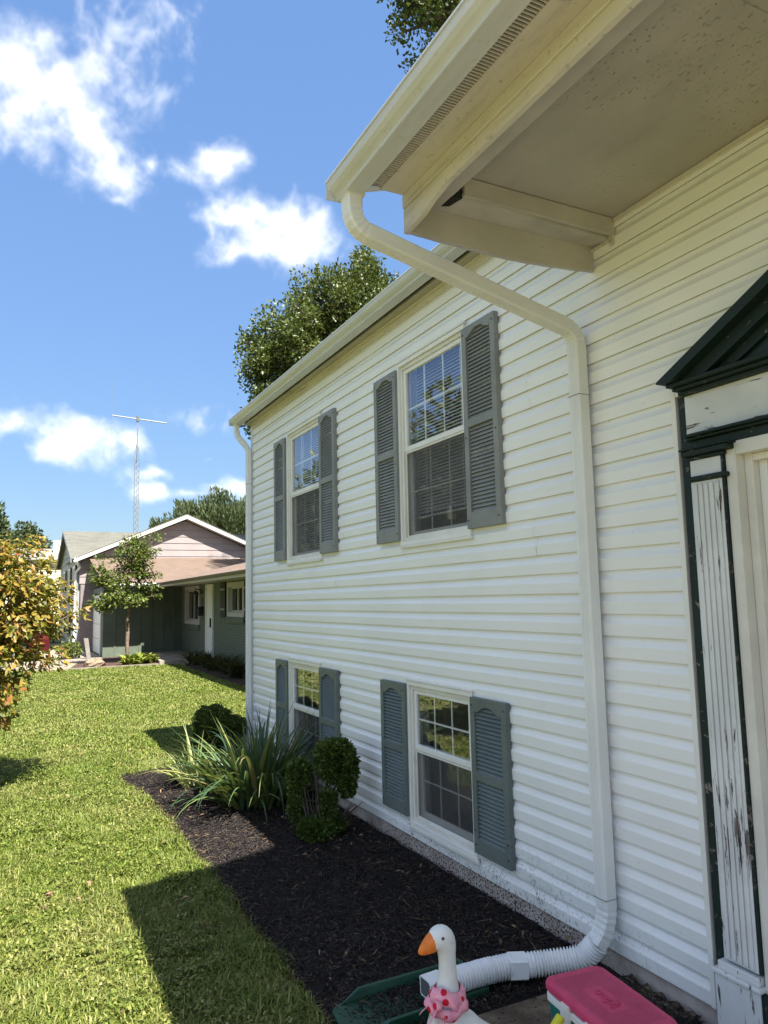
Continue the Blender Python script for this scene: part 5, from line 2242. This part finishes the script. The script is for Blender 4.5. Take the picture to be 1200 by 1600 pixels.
m.build('roof', TAN, ranch)
m = M()
xr = EX + 4.2
m.poly([(EX - .04, 11.8, R0 - .002), (EX + 4.2, 11.8, R0 + RS * 4.2), (EX + 4.2, EY + 4.2, R0 + RS * 4.2), (EX - .04, EY - .04, R0 - .002)])
m.poly([(EX + 4.2, 11.8, R0 + RS * 4.2), (EX + 8.4, 11.8, R0), (EX + 8.4, ry, R0), (EX + 4.2, EY + 4.2, R0 + RS * 4.2)])
m.build('roof', plain('shaded_tan_shingle', (.16, .118, .094), .9, .25, 6, .4, 14, .2), ranch)

# ================================================================ the mauve gable house behind
MAUVE = plain('mauve_siding', (.255, .218, .215), .6, .06, 2, .05, 20)
BLUEGREY = plain('blue_grey_siding', (.27, .28, .30), .6, .06, 2)
mauve = thing('gable_house', 'taller house with mauve siding in a wide gable and grey shingle roof, behind the ranch', 'house', (3.9, 33, 0))
GYf, AX, AZ, SLP, EXL, EXR = 31.02, 3.94, 5.39, .425, -.29, 8.2


def rake_z(x):
    return AZ - SLP * abs(x - AX)


z = 2.6
while z < AZ - .30:
    z1 = min(z + .268, AZ - .22)
    pts = []
    w0, w1 = (AZ - .22 - z) / SLP, (AZ - .22 - z1) / SLP
    w0, w1 = min(w0, 4.0), min(w1, 4.0)
    M().hexa([(AX - w0, GYf - .028, z), (AX + w0, GYf - .028, z), (AX + w0, GYf + .05, z), (AX - w0, GYf + .05, z)],
             [(AX - w1, GYf - .010, z1 - .012), (AX + w1, GYf - .010, z1 - .012), (AX + w1, GYf + .05, z1 - .012), (AX - w1, GYf + .05, z1 - .012)]).build('siding_plank', MAUVE, mauve)
    z += .27
m = M()
m.prism([(AX - 3.95, -.05), (AX + 3.95, -.05), (AX + 3.95, rake_z(AX + 3.95) - .22), (AX, AZ - .235), (AX - 3.95, rake_z(AX - 3.95) - .22)], 'y', GYf - .005, GYf + .12)
m.build('wall', plain('mauve_gap', (.20, .17, .165), .8), mauve)
M().box(AX - .06, AX + .06, GYf - .036, GYf - .029, AZ - .52, AZ - .28).build('gable_post', MAUVE, mauve)
OH = .42
for s in (-1, 1):
    xe = EXL if s < 0 else EXR
    m = M()
    A = [(AX, AZ), (xe, rake_z(xe)), (xe, rake_z(xe) - .19), (AX, AZ - .19)]
    m.prism(A, 'y', GYf - OH - .03, GYf - OH)
    m.build('rake_board', OFFWHITE, mauve)
    m = M()
    m.prism([(AX, AZ - .17), (xe, rake_z(xe) - .17), (xe, rake_z(xe) - .185), (AX, AZ - .185)], 'y', GYf - OH + .001, GYf - .03)
    m.build('soffit', OFFWHITE, mauve)
    m = M()
    m.prism([(AX, AZ + .012), (xe - .05 * -s * -1, rake_z(xe) + .012), (xe - .05 * -s * -1, rake_z(xe) + .0), (AX, AZ + .0)], 'y', GYf - OH - .05, GYf + 5.5)
    m.build('roof', GREYROOF, mauve)
# small window just above the ranch roof
m = M()
ring_frame(m, 4.55, 4.6, 0, 1, 0, 1, .1) if False else None
m.box(4.95, 5.5, GYf - .06, GYf - .03, 3.42, 3.62)
m.box(5.5, 5.56, GYf - .06, GYf - .03, 3.2, 3.62)
m.box(6.15, 6.25, GYf - .06, GYf - .03, 3.2, 3.62)
m.box(5.56, 6.15, GYf - .06, GYf - .03, 3.56, 3.62)
w = m.build('window', WHITE_TRIM, mauve)
M().box(5.57, 6.14, GYf - .040, GYf - .030, 3.2, 3.555).build('pane', plain('dark_pane', (.05, .055, .06), .1, .1, 3, 0, 5, .6), w)
# main body with a gable end to the left
BX = -.12
m = M()
m.box(BX, BX + .15, GYf + .15, 41.5, -.05, 3.62)
m.prism([(31.4, 3.62), (41.4, 3.62), (36.4, 5.06)], 'x', BX, BX + .15)
m.build('side_wall', BLUEGREY, mauve)
for k in range(5):
    z = 3.64 + k * .27
    h0, h1 = (5.06 - z) / .288, (5.06 - z - .25) / .288
    if h1 < .1:
        break
    M().hexa([(BX - .03, 36.4 - h0, z), (BX - .001, 36.4 - h0, z), (BX - .001, 36.4 + h0, z), (BX - .03, 36.4 + h0, z)],
             [(BX - .012, 36.4 - h1, z + .25), (BX - .001, 36.4 - h1, z + .25), (BX - .001, 36.4 + h1, z + .25), (BX - .012, 36.4 + h1, z + .25)]).build('siding_plank', BLUEGREY, mauve)
SB = .30
m = M()
m.poly([(BX - .25, 36.4, 5.12), (9, 36.4, 5.12), (9, 31.3, 5.12 - SB * 5.1), (BX - .25, 31.3, 5.12 - SB * 5.1)])
m.poly([(BX - .25, 36.4, 5.12), (9, 36.4, 5.12), (9, 41.5, 5.12 - SB * 5.1), (BX - .25, 41.5, 5.12 - SB * 5.1)])
m.build('roof', GREYROOF, mauve)
m = M()
m.hexa([(BX - .26, 31.3, 5.10 - SB * 5.1 - .14), (BX - .22, 31.3, 5.10 - SB * 5.1 - .14), (BX - .22, 36.4, 4.96), (BX - .26, 36.4, 4.96)],
       [(BX - .26, 31.3, 5.10 - SB * 5.1), (BX - .22, 31.3, 5.10 - SB * 5.1), (BX - .22, 36.4, 5.10), (BX - .26, 36.4, 5.10)])
m.hexa([(BX - .26, 36.401, 4.96), (BX - .22, 36.401, 4.96), (BX - .22, 41.5, 5.10 - SB * 5.1 - .14), (BX - .26, 41.5, 5.10 - SB * 5.1 - .14)],
       [(BX - .26, 36.401, 5.10), (BX - .22, 36.401, 5.10), (BX - .22, 41.5, 5.10 - SB * 5.1), (BX - .26, 41.5, 5.10 - SB * 5.1)])
m.build('rake_board', plain('slate_trim', (.22, .23, .24), .6), mauve)
m = M()
m.tube([(EXL + .02, GYf - OH - .08, rake_z(EXL) - .12), (EXL + .25, GYf - .1, rake_z(EXL) - .35), (BX - .06, GYf + .12, rake_z(EXL) - .55), (BX - .06, GYf + .12, .25), (BX - .35, GYf - .1, .05)], .055, 8)
m.build('downspout', WHITE_TRIM, mauve)
for y0 in (31.9, 34.5, 37.5):
    for z0, z1 in ((.55, 1.55), (2.35, 3.35)):
        m = M()
        ring_frame(m, BX - .05, BX - .002, y0, y0 + 1.1, z0, z1, .09)
        m.box(BX - .045, BX - .004, y0 + .52, y0 + .58, z0 + .09, z1 - .09)
        w = m.build('window', WHITE_TRIM, mauve)
        M().box(BX - .02, BX - .006, y0 + .09, y0 + 1.01, z0 + .09, z1 - .09).build('pane', plain('blue_pane', (.10, .12, .15), .08, .1, 3, 0, 5, .6), w)
        for a, b in ((y0 - .42, y0 - .02), (y0 + 1.12, y0 + 1.52)):
            M().box(BX - .05, BX - .002, a, b, z0, z1).build('shutter', DARKSHUT, mauve)

# cream house farther off
cream = thing('cream_house', 'sunlit cream sided house far off between the dogwood and the mauve gable house', 'house', (-2.5, 62, 0))
CREAM = plain('cream_siding', (.50, .47, .36), .6, .04, 1)
m = M()
z = .2
while z < 5.2:
    m.hexa([(-9, 57.97, z), (2.4, 57.97, z), (2.4, 58.1, z), (-9, 58.1, z)], [(-9, 58.0, z + .24), (2.4, 58.0, z + .24), (2.4, 58.1, z + .24), (-9, 58.1, z + .24)])
    z += .25
tag(m.build('siding', CREAM, cream), kind='stuff')
m = M()
m.box(-9, 2.4, 58.11, 66, -.1, 5.1)
m.build('wall', CREAM, cream)
m = M()
m.add([(-9.4, 57.5, 5.0), (2.8, 57.5, 5.0), (2.8, 62, 6.1), (-9.4, 62, 6.1), (2.8, 66.5, 5.0), (-9.4, 66.5, 5.0)], [(0, 1, 2, 3), (3, 2, 4, 5)])
m.build('roof', ROOF, cream)
m = M()
ring_frame(m, 0, 0, 0, 0, 0, 0, 0) if False else None
M().box(.45, 1.05, 60.2, 60.8, 5.3, 6.6).build('chimney', WHITE_TRIM, cream)
for x0 in (-6.5, -3.4):
    m = M()
    m.box(x0, x0 + 1.1, 57.92, 57.96, 2.9, 4.4)
    w = m.build('window', WHITE_TRIM, cream)
    M().box(x0 + .1, x0 + 1.0, 57.905, 57.918, 3.0, 4.3).build('pane', plain('far_pane', (.06, .07, .08), .1), w)

# ================================================================ paving, beds and small things next door
m = M()
m.prism([(1.55, 22.95), (2.3, 22.75), (WX - .01, 22.4), (WX - .01, WY - .03), (1.75, WY - .03), (1.75, 25.2)], 'z', -.05, .10)
tag(m.build('walkway', CONCRETE, None, .01), kind='structure')
m = M()
m.poly([(-1.35, 22.9, -.008), (-.95, 22.9, -.008), (-.55, 25.3, -.008), (.42, 26.4, -.008), (.42, 33.6, -.008), (-7, 33.6, -.008), (-7, 25.5, -.008), (-3, 25.0, -.008)])
DRIVE = plain('sunlit_drive_concrete', (.24, .205, .165), .9, .18, 1.5, .2, 30, .25)
tag(m.build('driveway', DRIVE), kind='structure')
m = M()
m.poly([(-30, 36.5, -.008), (-.2, 36.5, -.008), (-.2, 38.6, -.008), (-30, 38.6, -.008)])
tag(m.build('road', DRIVE), kind='structure')
V, F = [], []
m = M()
pts = [(-.93, 23.0), (0, 22.86), (.8, 22.80), (1.52, 22.92), (1.72, 25.2), (1.72, WY - .04), (.42, WY - .04), (.40, 26.3), (-.5, 25.2)]
m.poly([(x, y, -.003) for x, y in pts])
tag(m.build('neighbor_bed', plain('brown_mulch', (.075, .045, .036), .95, .35, 25, .8, 30, .15)), kind='structure')
m = M()
m.box(-.9, 1.5, 22.80, 22.86, -.02, .035)
tag(m.build('bed_edging', CONCRETE), kind='structure')
m = M()
m.poly([(1.9, 16, -.004), (WX - .01, 16, -.004), (WX - .01, 22.38, -.004), (2.25, 22.6, -.004), (2.0, 21.5, -.004)])
tag(m.build('flower_bed', plain('brown_soil', (.05, .034, .026), .95, .35, 25, .8, 30, .15)), kind='structure')

rk = thing('rock', 'pale tan rock lying in the mulch at the base of the young tree', 'rock', (-.18, 23.6, 0))
m = M()
m.ellipsoid((-.18, 23.6, .06), (.30, .22, .15), 14, 8)
m.v = [(x + RNG.normal() * .016, y + RNG.normal() * .016, max(-.02, z + RNG.normal() * .014)) for x, y, z in m.v]
m.sm = [False] * len(m.f)
m.build('stone', plain('tan_rock', (.21, .16, .11), .9, .25, 8, .5, 20, .2), rk)

HOSTA = mat_leaf('hosta_leaves', [(0, (.10, .15, .02)), (.6, (.20, .25, .035)), (1, (.34, .34, .08))], .45, .2)


def rosette(name, label, base, n, l, w, mat, seed, group, arch=70):
    rng = np.random.default_rng(seed)
    root = thing(name, label, 'plant', base, group)
    lib = []
    for k in range(6):
        V, F = strap_leaf(l * rng.uniform(.8, 1.2), w, math.radians(arch * rng.uniform(.7, 1.3)), 5)
        lib.append((np.array(V), F))
    m = M()
    for i in range(n):
        V, F = lib[i % 6]
        az, ti = rng.uniform(0, 6.28), math.radians(rng.uniform(0, 40))
        R = np.array(Matrix.Rotation(az, 3, 'Z') @ Matrix.Rotation(ti, 3, 'Y'))
        m.add([tuple(p) for p in (V @ R.T + np.array(base) + np.array([rng.normal() * .06, rng.normal() * .06, 0]))], F, True)
    tag(m.build('foliage', mat, root), kind='stuff')


for i, (x, y, lb) in enumerate(((1.05, 23.5, 'yellow green hosta just right of the young tree trunk'), (1.38, 23.7, 'yellow green hosta nearest the concrete walkway'), (.72, 23.35, 'small hosta at the foot of the young tree'), (1.2, 24.1, 'hosta behind the others against the green boards'))):
    rosette('hosta', lb, (x, y, 0), 46, .42, .13, HOSTA, 80 + i, 'hostas by the young tree', 85)
DAY = mat_leaf('daylily_leaves', [(0, (.018, .030, .010)), (.6, (.035, .055, .016)), (.9, (.08, .075, .025)), (1, (.20, .06, .025))], .5, .1)
for i, (x, y, lb) in enumerate(((2.35, 22.0, 'leafy daylily clump nearest the white door of the ranch'), (2.45, 20.9, 'daylily clump below the ranch house brick wall, second from the door'), (2.4, 19.8, 'daylily clump under the ranch house window'), (2.5, 18.7, 'daylily clump right of the ranch house window, near the downspout'), (2.4, 17.6, 'daylily clump half hidden by the white house corner'))):
    rosette('daylily', lb, (x, y, 0), 90, .62, .035, DAY, 90 + i, 'daylilies along the ranch wall', 75)
shrub('driveway_shrub', 'small dark shrub beside the driveway by the ranch garage', (-.62, 27.6, 0), (.42, .4, .62), 900, .09, YOUNG, 101)
shrub('foundation_shrub', 'dark low shrub at the foot of the far cream house', (-1.2, 40.5, 0), (1.6, 1.0, 1.2), 1400, .16, FARLEAF, 102)
bd = thing('leaning_board', 'short pale board leaning at the edge of the driveway by the garage', 'board', (-.02, 26.9, 0))
M().hexa([(-.10, 26.88, 0), (.03, 26.88, 0), (.03, 26.92, 0), (-.10, 26.92, 0)], [(-.20, 27.0, .68), (-.06, 27.0, .68), (-.06, 27.04, .68), (-.20, 27.04, .68)]).build('plank', plain('pale_board', (.17, .155, .14), .8), bd)

# ---------------------------------------------------------------- antenna tower
STEEL = plain('galvanised_steel', (.24, .25, .26), .5, .1, 3, 0, 10, .5, .4)
tw = thing('antenna_tower', 'thin lattice radio mast with a horizontal antenna boom against the sky', 'antenna tower', (6.25, 60, 0))
m = M()
r = .20
legs = [(6.25 + r * math.cos(a), 60 + r * math.sin(a)) for a in (.5, .5 + 2.0944, .5 + 4.1888)]
H0 = 13.4
for x, y in legs:
    m.tube([(x, y, 0), (x, y, H0), (6.25, 60, H0 + 1.1)], .026, 5)
z = .2
while z < H0 - .3:
    for i in range(3):
        a, b = legs[i], legs[(i + 1) % 3]
        m.tube([(*a, z), (*b, z + .24)], .012, 4)
        m.tube([(*b, z + .24), (*a, z + .48)], .012, 4)
    z += .48
tag(m.build('lattice', STEEL, tw), kind='stuff')
M().tube([(6.25, 60, H0 - .6), (6.25, 60, 16.55)], .05, 8).build('mast', STEEL, tw)
M().tube([(4.30, 60, 16.42), (8.48, 60, 16.16)], .045, 8).build('boom', STEEL, tw)
for x, zc in ((4.32, 16.42), (6.85, 16.27), (8.46, 16.16)):
    M().tube([(x, 60, zc - 3.6), (x, 60, zc + 3.4)], .006, 4).build('antenna_element', STEEL, tw)
M().box(6.15, 6.35, 59.9, 60.1, 16.1, 16.5).build('rotator', plain('dark_rotator', (.1, .1, .1), .6), tw)

# ---------------------------------------------------------------- red car on the drive
CAR_RED = plain('car_red_paint', (.06, .004, .006), .25, .06, 1, 0, 5, .6)
CARGLASS = plain('car_dark_glass', (.02, .022, .025), .05, .1, 3, 0, 5, .8)
TYRE = plain('tyre_rubber', (.02, .02, .02), .85, .2, 20)
RIM = plain('alloy_rim', (.45, .45, .46), .3, .1, 8, 0, 5, .5, .8)
car = thing('car', 'dark red car parked on the driveway, mostly hidden behind the dogwood leaves', 'car', (-3.5, 27.9, 0))
cx, cy = -1.25, 27.0                                                 # bumper end, near side
side = [(0, .32), (.02, .62), (-.06, .82), (-.35, .93), (-1.15, 1.02), (-1.75, 1.44), (-2.3, 1.55), (-3.5, 1.52), (-4.25, 1.10), (-4.55, .98), (-4.62, .55), (-4.55, .30)]
arch = lambda c: [(c + .39 * math.cos(a), .34 + .39 * math.sin(a)) for a in np.linspace(math.radians(186), math.radians(-6), 12)]
low = [(-4.5, .28)] + arch(-3.68) + arch(-.95) + [(-.1, .28)]
poly = [(cx + x, z) for x, z in side] + [(cx + x, z) for x, z in low]
m = M()
m.prism(poly, 'y', cy, cy + 1.78)
body = m.build('body', CAR_RED, car, .045)
m = M()
win = [(-1.32, 1.03), (-1.84, 1.40), (-2.32, 1.48), (-3.42, 1.45), (-4.0, 1.09)]
m.prism([(cx + x, z) for x, z in win], 'y', cy - .006, cy + .02)
m.build('side_window', CARGLASS, car)
M().hexa([(cx - 1.20, cy + .12, 1.05), (cx - 1.19, cy + 1.66, 1.05), (cx - 1.15, cy + 1.66, 1.03), (cx - 1.16, cy + .12, 1.03)],
         [(cx - 1.75, cy + .18, 1.46), (cx - 1.75, cy + 1.60, 1.46), (cx - 1.70, cy + 1.60, 1.45), (cx - 1.70, cy + .18, 1.45)]).build('windscreen', CARGLASS, car)
M().box(cx - .28, cx + .0, cy - .006, cy + .35, .68, .80).build('headlight', plain('car_lamp', (.12, .02, .02), .1), car, .01)
M().box(cx - 1.55, cx - 1.40, cy - .18, cy - .02, 1.02, 1.14).build('wing_mirror', CAR_RED, car, .02)
for c in (-.95, -3.68):
    for yy, s in ((cy + .02, -1), (cy + 1.76, 1)):
        x, z = cx + c, .34
        t = M()
        ring = lambda r, y: [(x + r * math.cos(a), y, z + r * math.sin(a)) for a in np.linspace(0, 2 * math.pi, 28, endpoint=False)]
        t.rings([ring(.22, yy + s * .0), ring(.33, yy + s * .0), ring(.345, yy - s * .03), ring(.345, yy - s * .19), ring(.33, yy - s * .22), ring(.2, yy - s * .22)], False)
        w = t.build('wheel', TYRE, car)
        q = M()
        q.rings([ring(.235, yy - s * .005), ring(.215, yy + s * .005), ring(.205, yy - s * .03)], False)
        for k in range(5):
            a = 2 * math.pi * k / 5 + .3
            for da in (-.13, .13):
                d = (math.cos(a + da * .6), math.sin(a + da * .6))
                e = (math.cos(a + da), math.sin(a + da))
                q.tube([(x + d[0] * .03, yy - s * .012, z + d[1] * .03), (x + e[0] * .21, yy - s * .008, z + e[1] * .21)], .017, 6)
        q.tube([(x, yy + s * .004, z), (x, yy - s * .04, z)], .045, 12)
        q.build('rim', RIM, w)
        M().tube([(x, yy - s * .05, z), (x, yy - s * .06, z)], .21, 20).build('brake_disc', DARK_GAP, w)
